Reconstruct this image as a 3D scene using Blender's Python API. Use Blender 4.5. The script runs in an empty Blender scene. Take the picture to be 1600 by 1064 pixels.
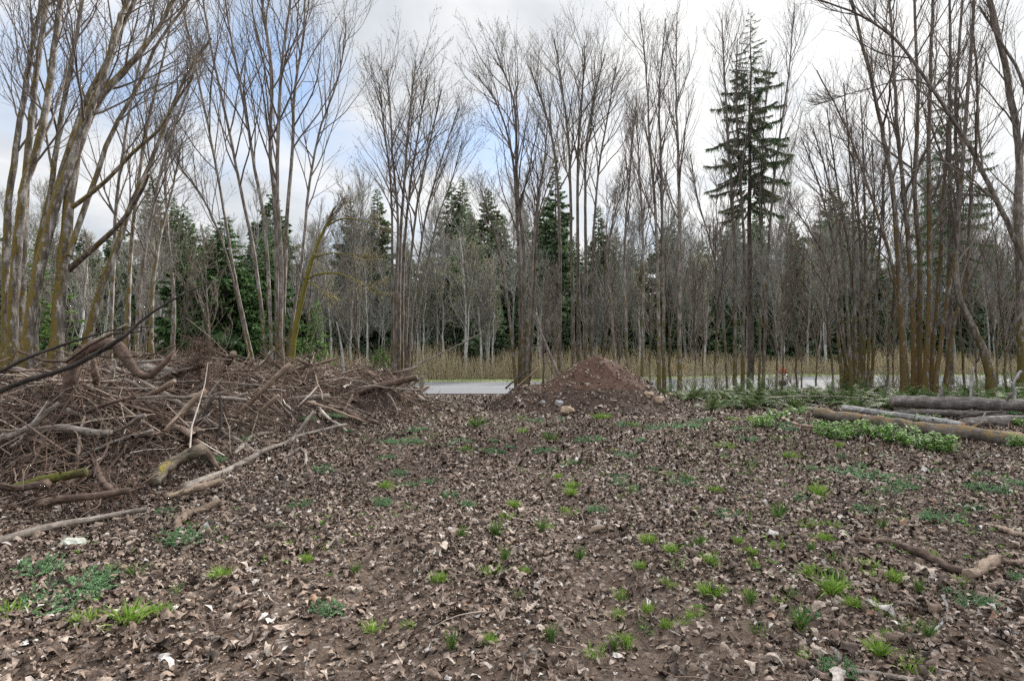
import bpy, math
import numpy as np
from mathutils import Vector
sc = bpy.context.scene
COL = sc.collection
R = math.radians

# ------------------------------------------------------------------ camera, sky, sun, exposure
F, CX, HZ, CAMZ = 940.0, 800.0, 553.0, 1.55          # focal length in photo pixels, centre column, horizon row, eye height
cam = bpy.data.cameras.new("camera"); co = bpy.data.objects.new("camera", cam); COL.objects.link(co)
co.location = (0, 0, CAMZ); co.rotation_euler = (R(90), 0, 0)
cam.sensor_width = 36; cam.lens = 36 * F / 1600; cam.shift_y = (HZ - 532) / 1600
cam.clip_start = 0.1; cam.clip_end = 1500
sc.camera = co
SUN_AZ, SUN_EL = R(36), R(30)
sdir = Vector((math.sin(SUN_AZ) * math.cos(SUN_EL), math.cos(SUN_AZ) * math.cos(SUN_EL), math.sin(SUN_EL)))
sl = bpy.data.lights.new("sun", 'SUN'); sl.energy = 3.4; sl.angle = R(5); sl.color = (1, .955, .89)
so = bpy.data.objects.new("sun", sl); COL.objects.link(so); so.rotation_euler = (-sdir).to_track_quat('-Z', 'Y').to_euler()
so.location = (10, 10, 30)
sc.view_settings.view_transform = 'Standard'; sc.view_settings.look = 'None'
sc.view_settings.gamma = 1; sc.view_settings.exposure = 1.45
sc.cycles.max_bounces = 6; sc.cycles.diffuse_bounces = 3; sc.cycles.use_denoising = False; sc.cycles.sample_clamp_indirect = 2.0


class NT:                                             # tiny node-tree helper
    def __init__(s, nt): s.t = nt; nt.nodes.clear()
    def n(s, typ, props=None, **ins):
        nd = s.t.nodes.new(typ)
        for k, v in (props or {}).items(): setattr(nd, k, v)
        for k, v in ins.items():
            s.set(nd, int(k[1:]) if k[0] == '_' else k.replace('_', ' '), v)
        return nd
    def set(s, nd, k, v):
        i = nd.inputs[k]
        if isinstance(v, bpy.types.NodeSocket): s.t.links.new(v, i)
        elif isinstance(v, bpy.types.Node): s.t.links.new(v.outputs[0], i)
        elif isinstance(v, (tuple, list)) and i.type == 'RGBA' and len(v) == 3: i.default_value = (*v, 1)
        else: i.default_value = v
    def math(s, op, a, b=0.0, c=None, clamp=False):
        nd = s.n('ShaderNodeMath', {'operation': op, 'use_clamp': clamp}); s.set(nd, 0, a); s.set(nd, 1, b)
        if c is not None: s.set(nd, 2, c)
        return nd.outputs[0]
    def mix(s, f, a, b, blend='MIX'):
        nd = s.n('ShaderNodeMix', {'data_type': 'RGBA', 'blend_type': blend})
        s.set(nd, 0, f); s.set(nd, 6, a); s.set(nd, 7, b); return nd.outputs[2]
    def ramp(s, f, stops, interp='LINEAR'):
        nd = s.n('ShaderNodeValToRGB'); nd.color_ramp.interpolation = interp
        e = nd.color_ramp.elements
        while len(e) < len(stops): e.new(.5)
        for i, (p, c) in enumerate(stops):
            e[i].position = p; e[i].color = (c, c, c, 1) if isinstance(c, (int, float)) else (*c, 1)
        s.set(nd, 0, f); return nd.outputs[0]
    def noise(s, vec, scale, detail=4, rough=.55, out=0):
        nd = s.n('ShaderNodeTexNoise'); s.set(nd, 'Vector', vec); nd.inputs['Scale'].default_value = scale
        nd.inputs['Detail'].default_value = detail; nd.inputs['Roughness'].default_value = rough
        return nd.outputs[out]
    def scale(s, vec, v):
        nd = s.n('ShaderNodeMapping'); s.set(nd, 'Vector', vec); nd.inputs['Scale'].default_value = v; return nd.outputs[0]


def world():
    w = bpy.data.worlds.new("World"); sc.world = w; w.use_nodes = True
    t = NT(w.node_tree)
    sky = t.n('ShaderNodeTexSky', {'sky_type': 'NISHITA', 'sun_disc': False, 'sun_elevation': SUN_EL, 'sun_rotation': SUN_AZ})
    d = t.n('ShaderNodeTexCoord').outputs['Generated']
    xyz = t.n('ShaderNodeSeparateXYZ', _0=d)
    zz = t.math('ADD', t.math('MAXIMUM', xyz.outputs[2], 0.0), 0.22)
    v = t.n('ShaderNodeCombineXYZ', _0=t.math('DIVIDE', xyz.outputs[0], zz), _1=t.math('DIVIDE', xyz.outputs[1], zz)).outputs[0]
    warp = t.n('ShaderNodeVectorMath', {'operation': 'MULTIPLY_ADD'}, _0=t.noise(v, .8, 3, out=1), _1=(.7, .7, .7), _2=v).outputs[0]
    n1 = t.noise(warp, 1.0, 7, .52)
    def towards(px, py, p):
        q = Vector(((px - CX) / F, 1, (HZ - py) / F)).normalized()
        dt = t.n('ShaderNodeVectorMath', {'operation': 'DOT_PRODUCT'}, _0=d, _1=tuple(q)).outputs['Value']
        return t.math('POWER', t.math('MAXIMUM', dt, 0.0), p)
    blue = t.math('ADD', t.math('MULTIPLY', towards(430, 110, 170), .40), t.math('MULTIPLY', towards(130, 50, 110), .32))
    blue = t.math('ADD', blue, t.math('MULTIPLY', towards(780, 235, 400), .2))
    cover = t.math('SUBTRACT', t.math('ADD', t.math('MULTIPLY_ADD', n1, 1.7, -.85), .72), blue)
    mask = t.ramp(cover, [(.36, 0.0), (.66, 1.0)])
    n2 = t.noise(warp, 1.9, 6, .55)
    grey = t.ramp(n2, [(.36, (2.75, 2.95, 3.2)), (.62, (4.1, 4.13, 4.15))])
    glow = t.math('MULTIPLY', towards(1275, 270, 22), .95)
    cloud = t.mix(1.0, grey, t.n('ShaderNodeCombineXYZ', _0=glow, _1=t.math('MULTIPLY', glow, .95), _2=t.math('MULTIPLY', glow, .88)).outputs[0], 'ADD')
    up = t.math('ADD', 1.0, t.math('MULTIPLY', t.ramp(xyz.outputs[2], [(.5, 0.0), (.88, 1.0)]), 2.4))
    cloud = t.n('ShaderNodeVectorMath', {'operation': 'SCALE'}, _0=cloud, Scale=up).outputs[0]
    bl = t.mix(.6, sky, (1.9, 2.5, 3.6))
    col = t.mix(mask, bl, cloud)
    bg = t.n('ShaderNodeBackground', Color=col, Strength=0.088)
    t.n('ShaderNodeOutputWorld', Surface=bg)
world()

# ------------------------------------------------------------------ helpers
rng = np.random.default_rng(7)


def P(px, py, y):                                      # photo pixel at a chosen distance -> point in the world
    return np.array([(px - CX) / F * y, y, CAMZ - (py - HZ) / F * y])


def _hash(ix, iy, s):
    h = (ix.astype(np.int64) * 374761393 + iy.astype(np.int64) * 668265263 + s * 1274126177) & 0x7fffffff
    h = ((h ^ (h >> 13)) * 1274126177) & 0x7fffffff
    return ((h ^ (h >> 16)) & 0xffff) / 65535.0


def vnoise(x, y, s=0):
    x = np.asarray(x, float); y = np.asarray(y, float)
    ix = np.floor(x); iy = np.floor(y); fx = x - ix; fy = y - iy
    fx = fx * fx * (3 - 2 * fx); fy = fy * fy * (3 - 2 * fy)
    a = _hash(ix, iy, s); b = _hash(ix + 1, iy, s); c = _hash(ix, iy + 1, s); d = _hash(ix + 1, iy + 1, s)
    return (a + (b - a) * fx) * (1 - fy) + (c + (d - c) * fx) * fy


def fbm(x, y, s=0, o=4):
    v = 0; a = .5
    for k in range(o):
        v = v + a * (vnoise(x * 2 ** k, y * 2 ** k, s + k) - .5); a *= .5
    return v


def sm(x, a, b):
    t = np.clip((np.asarray(x, float) - a) / (b - a), 0, 1); return t * t * (3 - 2 * t)


def gh(x, y):                                          # the ground
    x = np.asarray(x, float); y = np.asarray(y, float)
    z = .30 * sm(x, 0, 17) * sm(y, 15, 24)
    near = 1 - sm(y, 19.5, 22)
    z = z + near * (.16 * fbm(x * .5, y * .5, 3) + .06 * fbm(x * 2.2, y * 2.2, 9) + .03 * fbm(x * 8, y * 8, 17))
    c = .35 - .1 * y
    for off, dep in ((-.85, .05), (.72, .075)):
        z = z - near * dep * np.exp(-((x - c - off) / .2) ** 2) * (.6 + .8 * vnoise(x, y, 31))
    z = z + 13 * sm(y, 66, 135)
    back = sm(y, 33, 36)
    z = z + back * .25 * fbm(x * .3, y * .3, 5)
    return z


def pile(x, y):                                        # the heap of earth and slash on the left
    x = np.asarray(x, float); y = np.asarray(y, float)
    edge = -3.25 + 1.35 * sm(y, 10.5, 14.5) + .6 * fbm(x * .6, y * .6, 41) - .9 * (1 - sm(y, 5.5, 8.5))
    a = sm(edge - x, -.1, 2.4 - .8 * sm(y, 10, 14))
    h = 1.0 * sm(y, 5.7, 8.2) * (1 - sm(y, 16, 19.5)) + .14 * sm(y, 4.2, 5.2) * (1 - sm(y, 16, 19))
    h = h * (.85 + .9 * fbm(x * .7, y * .7, 47)) - .25 * sm(x, -5.2, -3.2) * sm(y, 8, 11)
    return np.maximum(a * h + a * .22 * fbm(x * 2.5, y * 2.5, 51), 0) - .03 * (a <= 0)


MX, MY = 2.42, 17.6


def mound(x, y):
    x = np.asarray(x, float); y = np.asarray(y, float)
    r = np.hypot((x - MX), (y - MY) * .95) + .18 * fbm(x * 1.3, y * 1.3, 61)
    r = np.sqrt(r * r + .1) - .2
    h = 1.56 * (1 - r / 2.2)
    h = np.where(r > 1.85, np.maximum(h, .25 * np.clip((2.75 - r) / .9, 0, 1) ** 1.6 - .02), h)
    q = np.hypot((x - .45) * .9, (y - 17.2) * .9) + .25 * fbm(x * 1.9, y * 1.9, 67)
    b = .66 * (1 - sm(q, .15, 1.12)) - .02
    return np.maximum(h, b) + .26 * fbm(x * 2.6, y * 2.6, 71) * (np.maximum(h, b) > .03) + .10 * fbm(x * 8, y * 8, 77)


def inm(x, y): return (np.abs(np.asarray(x) - 2.2) < 3.9) & (np.abs(np.asarray(y) - 17.4) < 3.4)


def surf(x, y):
    g = gh(x, y)
    z = np.maximum(g, g + pile(x, y))
    return np.where(inm(x, y), np.maximum(z, g + mound(x, y)), z)


def hit(px, py, lift=0.0):                             # where the view ray through a pixel meets the ground
    ys = np.linspace(2, 60, 2900)
    x = (px - CX) / F * ys; z = CAMZ - (py - HZ) / F * ys
    k = np.nonzero(z <= surf(x, ys) + lift)[0]
    return float(ys[k[0]]) if len(k) else 60.0


def G(px, py):
    y = hit(px, py); x = (px - CX) / F * y
    return np.array([x, y, float(surf(x, y))])


def unit(v): return v / np.maximum(np.linalg.norm(v, axis=-1, keepdims=True), 1e-9)


class MB:                                              # collects tubes, blades and polygons; build() links ONE mesh object
    def __init__(s): s.v = []; s.f = []; s.nv = 0
    def add(s, v, faces, mi=0):                         # faces: (n, k) int array
        v = np.asarray(v, np.float32).reshape(-1, 3); faces = np.asarray(faces, np.int64)
        s.v.append(v); s.f.append((faces + s.nv, mi)); s.nv += len(v)
    def tubes(s, Pt, Rd, S=5, mi=0, rough=0, caps=False):
        Pt = np.asarray(Pt, float); Rd = np.asarray(Rd, float)
        n, k, _ = Pt.shape
        T = unit(np.gradient(Pt, axis=1))
        ref = np.zeros((n, 1, 3)); m = T.mean(1)
        ax = np.argmin(np.abs(m), axis=1); ref[np.arange(n), 0, ax] = 1
        U = unit(np.cross(T, ref)); V = np.cross(T, U)
        a = np.arange(S) * 2 * np.pi / S + .3
        rad = Rd[:, :, None] * np.ones((1, 1, S))
        if rough: rad = rad * (1 + rough * rng.uniform(-1, 1, (n, k, S)))
        vv = Pt[:, :, None] + rad[..., None] * (np.cos(a)[None, None, :, None] * U[:, :, None] + np.sin(a)[None, None, :, None] * V[:, :, None])
        b = (np.arange(n) * k * S)[:, None, None] + (np.arange(k - 1) * S)[None, :, None]
        i = np.arange(S)[None, None]; j = (i + 1) % S
        q = np.stack(np.broadcast_arrays(b + i, b + j, b + S + j, b + S + i), -1).reshape(-1, 4)
        s.add(vv, q, mi)
        if caps:
            base = s.nv - n * k * S
            for e in range(n):
                s.f.append((np.array([[base + e * k * S + x for x in range(S)][::-1]]), mi + caps - 1 if caps > 1 else mi))
                s.f.append((np.array([[base + e * k * S + (k - 1) * S + x for x in range(S)]]), mi + caps - 1 if caps > 1 else mi))
    def blades(s, base, d, L, W, mi=0, bend=0.3, up=None, segs=2):   # tapered flat blades
        n = len(base); d = unit(d)
        side = unit(np.cross(d, rng.normal(size=(n, 3)) if up is None else up))
        t = np.linspace(0, 1, segs + 1)
        c = base[:, None] + d[:, None] * (L[:, None, None] * t[None, :, None]) + np.array([0, 0, -1.0]) * (bend * L[:, None, None] * (t ** 2)[None, :, None])
        w = W[:, None] * np.array([.7] + [1.0] * (segs - 1) + [.12])[None]
        l = c - side[:, None] * w[..., None]; r = c + side[:, None] * w[..., None]
        v = np.stack([l, r], 2)
        b = (np.arange(n) * (segs + 1) * 2)[:, None] + np.arange(segs)[None] * 2
        s.add(v, np.stack([b, b + 1, b + 3, b + 2], -1).reshape(-1, 4), mi)
    def build(s, name, mats, parent=None, loc=(0, 0, 0), smooth=True):
        me = bpy.data.meshes.new(name)
        v = np.concatenate(s.v) - np.asarray(loc, np.float32)
        idx = np.concatenate([f.reshape(-1) for f, _ in s.f]); tot = np.concatenate([np.full(len(f), f.shape[1]) for f, _ in s.f])
        mi = np.concatenate([np.full(len(f), m) for f, m in s.f])
        me.vertices.add(len(v)); me.vertices.foreach_set('co', v.astype(np.float32).ravel())
        me.loops.add(len(idx)); me.loops.foreach_set('vertex_index', idx.astype(np.int32))
        me.polygons.add(len(tot)); me.polygons.foreach_set('loop_start', np.concatenate([[0], np.cumsum(tot)[:-1]]).astype(np.int32))
        me.polygons.foreach_set('material_index', mi.astype(np.int32))
        me.polygons.foreach_set('use_smooth', np.full(len(tot), smooth))
        for m in (mats if isinstance(mats, (list, tuple)) else [mats]): me.materials.append(m)
        me.update(); me.validate()
        o = bpy.data.objects.new(name, me); COL.objects.link(o)
        if parent: o.parent = parent
        else: o.location = loc
        return o


def tag(o, label=None, cat=None, group=None, kind=None):
    for k, v in (('label', label), ('category', cat), ('group', group), ('kind', kind)):
        if v: o[k] = v
    return o


def empty(name, loc, label, cat, group=None):
    o = bpy.data.objects.new(name, None); COL.objects.link(o); o.location = tuple(loc); o.empty_display_size = .2
    return tag(o, label, cat, group)


def dup(root, loc, rotz=0.0, scale=1.0, label=None, group=None, cat=None):
    c = root.copy(); COL.objects.link(c); c.location = tuple(loc); c.rotation_euler = (0, 0, rotz)
    c.scale = scale if isinstance(scale, tuple) else (scale,) * 3
    tag(c, label, cat, group)
    for ch in root.children:
        d = ch.copy(); COL.objects.link(d); d.parent = c
    return c


def resample(pts, k):                                   # Catmull-Rom through control points
    p = np.asarray(pts, float)
    p = np.vstack([2 * p[0] - p[1], p, 2 * p[-1] - p[-2]])
    out = []
    for t in np.linspace(0, len(p) - 3 - 1e-6, k):
        i = int(t); u = t - i; a, b, c, d = p[i:i + 4]
        out.append(.5 * (2 * b + (c - a) * u + (2 * a - 5 * b + 4 * c - d) * u * u + (3 * b - a - 3 * c + d) * u ** 3))
    return np.array(out)

# ------------------------------------------------------------------ materials
MAT = {}


def material(name, fn, rough=.85, spec=.25):
    m = bpy.data.materials.new(name); m.use_nodes = True; t = NT(m.node_tree)
    bs = t.n('ShaderNodeBsdfPrincipled'); bs.inputs['Roughness'].default_value = rough
    bs.inputs['Specular IOR Level'].default_value = spec
    t.n('ShaderNodeOutputMaterial', Surface=bs)
    c, b = fn(t, bs)
    t.set(bs, 'Base Color', c)
    if b is not None:
        t.n; bp = t.n('ShaderNodeBump'); t.set(bp, 'Height', b[0]); bp.inputs['Strength'].default_value = b[1]; bp.inputs['Distance'].default_value = b[2]
        t.set(bs, 'Normal', bp)
    MAT[name] = m; return m


def bark(name, dark, mid, pale, moss, mossamt, hfall=3.0, side=0.0):
    def fn(t, bs):
        o = t.n('ShaderNodeTexCoord').outputs['Object']
        long = t.scale(o, (1, 1, .28))
        n = t.noise(long, 14, 6, .66); n2 = t.noise(t.scale(o, (1, 1, .55)), 5.5, 5, .66); n3 = t.noise(t.scale(o, (1, 1, .6)), 30, 4, .68)
        c = t.ramp(n, [(.32, dark), (.5, mid), (.66, pale)])
        c = t.mix(t.ramp(n2, [(.5, 0.0), (.66, .7)]), c, pale)
        rings = t.noise(t.scale(o, (.6, .6, 9)), 3, 3, .6)
        c = t.mix(t.ramp(rings, [(.56, 0.0), (.66, .55)]), c, dark)
        z = t.n('ShaderNodeSeparateXYZ', _0=o).outputs[2]
        nx = t.n('ShaderNodeSeparateXYZ', _0=t.n('ShaderNodeNewGeometry').outputs['Normal']).outputs[0]
        low = t.math('MULTIPLY', t.math('POWER', 2.718, t.math('MULTIPLY', z, -1 / hfall)), .22)
        mm = t.math('ADD', t.math('ADD', t.noise(t.scale(o, (1, 1, .45)), 7.5, 6, .7), t.math('MULTIPLY', n3, .25)), low)
        mm = t.math('SUBTRACT', mm, t.math('MULTIPLY', nx, side))
        mk = t.ramp(mm, [(.78 - mossamt, 0.0), (.86 - mossamt, 1.0)])
        mc = t.ramp(n3, [(.3, tuple(x * .5 for x in moss)), (.7, moss)])
        return t.mix(mk, c, mc), (t.math('ADD', n, t.math('MULTIPLY', mk, .4)), .8, .03)
    return material(name, fn)


bark('bark_mossy', (.06, .05, .043), (.14, .118, .10), (.44, .415, .38), (.185, .135, .034), .125, 6, .2)
bark('bark_mossdark', (.04, .033, .029), (.12, .10, .09), (.30, .275, .25), (.15, .10, .035), .07, 4, .10)
bark('bark_grey', (.06, .05, .045), (.155, .13, .115), (.34, .31, .285), (.15, .12, .03), .06, 2.2, .05)
bark('bark_brown', (.042, .034, .03), (.115, .096, .084), (.25, .22, .195), (.13, .10, .025), .05, 2.2, .04)
bark('bark_pale', (.16, .15, .14), (.38, .37, .35), (.62, .61, .59), (.16, .16, .06), -.05, 2, 0)
bark('bark_far', (.08, .075, .07), (.22, .21, .20), (.40, .385, .37), (.16, .15, .06), -.02, 2, 0)
bark('bark_moss_full', (.06, .05, .03), (.12, .10, .04), (.22, .19, .07), (.20, .175, .035), .20, 30, .1)
bark('bark_fir', (.03, .024, .022), (.085, .068, .06), (.17, .145, .13), (.10, .09, .04), .0, 2, 0)


def islands(name, stops, rough=.8, nscale=0, trans=0, spec=.2, mul=(.75, 1.2)):
    def fn(t, bs):
        r = t.n('ShaderNodeNewGeometry').outputs['Random Per Island']
        c = t.ramp(r, stops)
        if nscale:
            o = t.n('ShaderNodeTexCoord').outputs['Object']
            k = t.ramp(t.noise(o, nscale, 4), [(.3, mul[0]), (.7, mul[1])])
            c = t.mix(1.0, c, k, 'MULTIPLY')
        return c, None
    m = material(name, fn, rough, spec)
    if trans:
        nt = m.node_tree; bs = next(n for n in nt.nodes if n.type == 'BSDF_PRINCIPLED'); out = next(n for n in nt.nodes if n.type == 'OUTPUT_MATERIAL')
        tr = nt.nodes.new('ShaderNodeBsdfTranslucent'); mx = nt.nodes.new('ShaderNodeMixShader'); mx.inputs[0].default_value = trans
        nt.links.new(bs.inputs['Base Color'].links[0].from_socket, tr.inputs[0])
        nt.links.new(bs.outputs[0], mx.inputs[1]); nt.links.new(tr.outputs[0], mx.inputs[2]); nt.links.new(mx.outputs[0], out.inputs[0])
    return m


islands('twig', [(0, (.06, .048, .042)), (.5, (.13, .108, .095)), (1, (.21, .18, .155))])
islands('twig_pale', [(0, (.115, .112, .10)), (.6, (.21, .205, .185)), (1, (.33, .325, .30))])
islands('bud', [(0, (.10, .075, .05)), (.6, (.16, .13, .07)), (1, (.24, .21, .09))], trans=.3)
islands('bud_yellow', [(0, (.30, .27, .11)), (1, (.52, .46, .22))], trans=.3)
islands('needles', [(0, (.035, .075, .03)), (.55, (.07, .135, .045)), (1, (.12, .20, .065))], .7, trans=.3)
islands('needles_mid', [(0, (.05, .085, .05)), (.55, (.09, .135, .07)), (1, (.14, .19, .10))], .75, trans=.35)
islands('needles_fresh', [(0, (.05, .105, .025)), (.6, (.10, .19, .04)), (1, (.18, .28, .06))], .7, trans=.35)
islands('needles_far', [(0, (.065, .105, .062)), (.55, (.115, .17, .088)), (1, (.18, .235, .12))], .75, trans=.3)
islands('leaf_dead', [(0, (.028, .019, .014)), (.2, (.07, .048, .036)), (.45, (.145, .10, .074)), (.72, (.225, .168, .131)), (.92, (.345, .285, .238)), (.94, (.17, .085, .045)), (.96, (.28, .235, .205)), (1, (.44, .41, .385))], .75, 60, spec=.3, mul=(.5, 1.35))
islands('chips', [(0, (.03, .02, .015)), (.5, (.09, .062, .046)), (.85, (.18, .135, .105)), (1, (.34, .285, .235))], .85)
islands('brush_wood', [(0, (.045, .03, .023)), (.35, (.115, .078, .058)), (.65, (.20, .145, .112)), (.88, (.32, .26, .21)), (1, (.50, .45, .40))], .85, 14)
islands('brush_root', [(0, (.05, .032, .025)), (.5, (.12, .078, .06)), (1, (.22, .16, .125))], .9)
islands('grass_blade', [(0, (.10, .19, .025)), (.6, (.18, .30, .045)), (1, (.30, .40, .10))], .6, trans=.25)
islands('grass_rush', [(0, (.04, .10, .02)), (.6, (.08, .17, .03)), (1, (.20, .22, .08))], .6, trans=.2)
islands('weed', [(0, (.07, .14, .065)), (.6, (.14, .25, .12)), (1, (.26, .38, .20))], .7, trans=.2)
islands('nettle', [(0, (.05, .12, .02)), (.6, (.11, .23, .035)), (1, (.19, .33, .06))], .6, trans=.25)
islands('fern', [(0, (.025, .06, .016)), (.5, (.06, .115, .028)), (.85, (.115, .165, .04)), (1, (.20, .15, .07))], .6, trans=.2)
islands('thicket', [(0, (.24, .16, .11)), (.4, (.42, .33, .22)), (.75, (.55, .47, .31)), (1, (.42, .43, .22))], .85, trans=.15)


def m_ground(t, bs):
    o = t.n('ShaderNodeTexCoord').outputs['Object']
    n = t.noise(o, 1.3, 6, .6); f = t.noise(o, 26, 5, .65); ff = t.noise(o, 110, 3, .6)
    c = t.ramp(f, [(.3, (.026, .017, .012)), (.5, (.068, .045, .032)), (.68, (.13, .09, .065))])
    c = t.mix(t.ramp(n, [(.42, 0.0), (.62, .6)]), c, (.085, .056, .04))
    vo = t.n('ShaderNodeTexVoronoi', Vector=t.n('ShaderNodeVectorMath', {'operation': 'MULTIPLY_ADD'}, _0=t.noise(o, 7, 3, out=1), _1=(.12, .12, 0), _2=o).outputs[0], Scale=17.0)
    vh = t.n('ShaderNodeSeparateColor', _0=vo.outputs['Color'])
    leaf = t.ramp(vh.outputs[0], [(0, (.05, .035, .027)), (.5, (.12, .09, .072)), (.85, (.22, .18, .155)), (1, (.30, .26, .235))])
    lm = t.math('MULTIPLY', t.ramp(vo.outputs['Distance'], [(.35, 1.0), (.55, 0.0)]), t.ramp(t.math('ADD', vh.outputs[1], t.math('SUBTRACT', n, .5)), [(.35, 0.0), (.5, .9)]))
    c = t.mix(lm, c, leaf)
    c = t.mix(t.ramp(ff, [(.6, 0.0), (.72, .35)]), c, (.26, .215, .17))
    y = t.n('ShaderNodeSeparateXYZ', _0=o).outputs[1]
    yy = t.math('ADD', y, t.math('MULTIPLY', t.noise(o, .9, 4), 2.0))
    far = t.ramp(t.math('DIVIDE', yy, 100.0), [(.345, 0.0), (.36, 1.0)])
    c = t.mix(far, c, t.ramp(f, [(.3, (.035, .05, .018)), (.6, (.09, .075, .045))]))
    return c, (t.math('ADD', t.math('ADD', f, t.math('MULTIPLY', ff, .35)), t.math('MULTIPLY', lm, .35)), .9, .035)
material('soil_and_litter', m_ground, .9)


def m_mound(t, bs):
    o = t.n('ShaderNodeTexCoord').outputs['Object']
    f = t.noise(o, 13, 7, .7); ff = t.noise(o, 60, 4, .65); n = t.noise(o, 1.1, 4)
    c = t.ramp(f, [(.3, (.025, .017, .013)), (.5, (.065, .042, .032)), (.68, (.13, .09, .07))])
    c = t.mix(t.ramp(ff, [(.55, 0.0), (.7, .5)]), c, (.20, .145, .11))
    z = t.n('ShaderNodeSeparateXYZ', _0=o).outputs[2]
    c = t.mix(t.math('MULTIPLY', t.ramp(t.math('ADD', z, t.math('MULTIPLY', n, .8)), [(.95, 0.0), (1.0, .55)]), 1.0), c, (.13, .068, .045))
    return c, (t.math('ADD', f, t.math('MULTIPLY', ff, .5)), 1.0, .06)
material('mound_soil', m_mound, .95)


def m_heap(t, bs):
    o = t.n('ShaderNodeTexCoord').outputs['Object']
    f = t.noise(o, 15, 7, .7); n = t.noise(o, 1.6, 4)
    c = t.ramp(f, [(.3, (.02, .014, .011)), (.55, (.055, .037, .028)), (.72, (.11, .078, .06))])
    c = t.mix(t.ramp(n, [(.5, 0.0), (.65, .4)]), c, (.10, .065, .048))
    return c, (f, 1.0, .07)
material('heap_soil', m_heap, .95)


def m_road(t, bs):
    o = t.n('ShaderNodeTexCoord').outputs['Object']
    f = t.noise(o, 60, 3, .7); n = t.noise(t.scale(o, (.12, 1.5, 1)), 1.2, 5)
    return t.mix(.5, t.ramp(f, [(.3, (.10, .103, .11)), (.7, (.17, .172, .178))]), t.ramp(n, [(.3, (.10, .103, .112)), (.7, (.17, .173, .18))])), (f, .3, .01)
material('asphalt', m_road, .95, .1)
material('road_paint', lambda t, bs: (t.ramp(t.noise(t.n('ShaderNodeTexCoord').outputs['Object'], 9, 5, .7), [(.35, .16), (.6, .5)]), None), .7)
def m_verge(t, bs):
    o = t.n('ShaderNodeTexCoord').outputs['Object']
    return t.ramp(t.noise(o, 3, 6, .65), [(.3, (.12, .105, .06)), (.5, (.15, .165, .07)), (.7, (.20, .225, .10))]), None
material('verge', m_verge)


def wood(name, dark, mid, pale, scale=(1, 1, 1), moss=None, amt=.1, s=9):
    def fn(t, bs):
        o = t.n('ShaderNodeTexCoord').outputs['Object']
        n = t.noise(t.scale(o, (.16, 1, 1)), s * 4, 7, .72); n2 = t.noise(t.scale(o, (.5, 1, 1)), 7, 6, .68)
        n = t.math('ADD', t.math('MULTIPLY', n, .7), t.math('MULTIPLY', t.noise(t.scale(o, (6, .4, .4)), 2.2, 4, .7), .3))
        c = t.ramp(n, [(.3, dark), (.5, mid), (.68, pale)])
        c = t.mix(t.ramp(n2, [(.4, .75), (.6, 0.0)]), c, dark)
        if moss:
            nz = t.n('ShaderNodeSeparateXYZ', _0=t.n('ShaderNodeNewGeometry').outputs['Normal']).outputs[2]
            k = t.math('ADD', t.noise(o, 8, 6, .7), t.math('MULTIPLY', nz, .14))
            mk = t.ramp(k, [(.62 - amt, 0.0), (.72 - amt, 1.0)])
            c = t.mix(mk, c, t.ramp(t.noise(o, 45, 3), [(.3, tuple(x * .45 for x in moss)), (.65, moss)]))
        return c, (t.math('ADD', n, t.math('MULTIPLY', n2, .6)), 1.0, .03)
    return material(name, fn)


wood('wood_grey', (.085, .068, .056), (.26, .222, .19), (.50, .45, .40))
wood('wood_brown', (.045, .03, .023), (.15, .10, .076), (.29, .215, .17))
wood('wood_dark', (.02, .016, .014), (.05, .04, .035), (.11, .09, .08))
wood('wood_tan', (.13, .09, .065), (.30, .22, .165), (.46, .37, .30))
wood('wood_raw', (.10, .07, .05), (.26, .19, .14), (.46, .37, .29))
wood('wood_mossy', (.05, .042, .03), (.14, .115, .085), (.26, .22, .18), moss=(.24, .19, .045), amt=.0)
wood('wood_mossgreen', (.03, .03, .012), (.07, .06, .02), (.15, .11, .05), moss=(.13, .13, .025), amt=.12)
wood('wood_mossorange', (.06, .05, .04), (.16, .135, .11), (.29, .255, .225), moss=(.25, .165, .075), amt=.06)
wood('wood_alder', (.05, .042, .038), (.165, .145, .132), (.40, .375, .36), s=7)
wood('wood_birch', (.10, .095, .09), (.36, .35, .345), (.62, .61, .60), s=8)
wood('cut_end', (.28, .12, .05), (.45, .23, .11), (.55, .35, .20), s=14)
wood('cut_end_grey', (.13, .11, .09), (.26, .23, .20), (.38, .35, .31), s=14)


def rockmat(name, a, b):
    def fn(t, bs):
        o = t.n('ShaderNodeTexCoord').outputs['Object']
        n = t.noise(o, 7, 6, .65)
        return t.ramp(n, [(.3, a), (.7, b)]), (n, .7, .03)
    return material(name, fn)
rockmat('rock_tan', (.22, .15, .10), (.48, .37, .27)); rockmat('rock_grey', (.16, .155, .155), (.42, .41, .41)); rockmat('rock_pale', (.24, .25, .20), (.52, .53, .47))
rockmat('stump_orange', (.17, .07, .03), (.36, .17, .08))

# ------------------------------------------------------------------ the setting: ground, road, verge
def sheet(name, xs, ys, zf, m, smooth=True):
    X, Y = np.meshgrid(xs, ys); Z = zf(X, Y); b = MB()
    n, k = len(ys), len(xs); i = (np.arange(n - 1)[:, None] * k + np.arange(k - 1)[None])
    b.add(np.stack([X, Y, Z], -1), np.stack([i, i + 1, i + k + 1, i + k], -1).reshape(-1, 4))
    return b.build(name, m, smooth=smooth)


def spaced(*segs): return np.unique(np.round(np.concatenate([np.arange(a, b, s) for a, b, s in segs]), 4))


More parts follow.
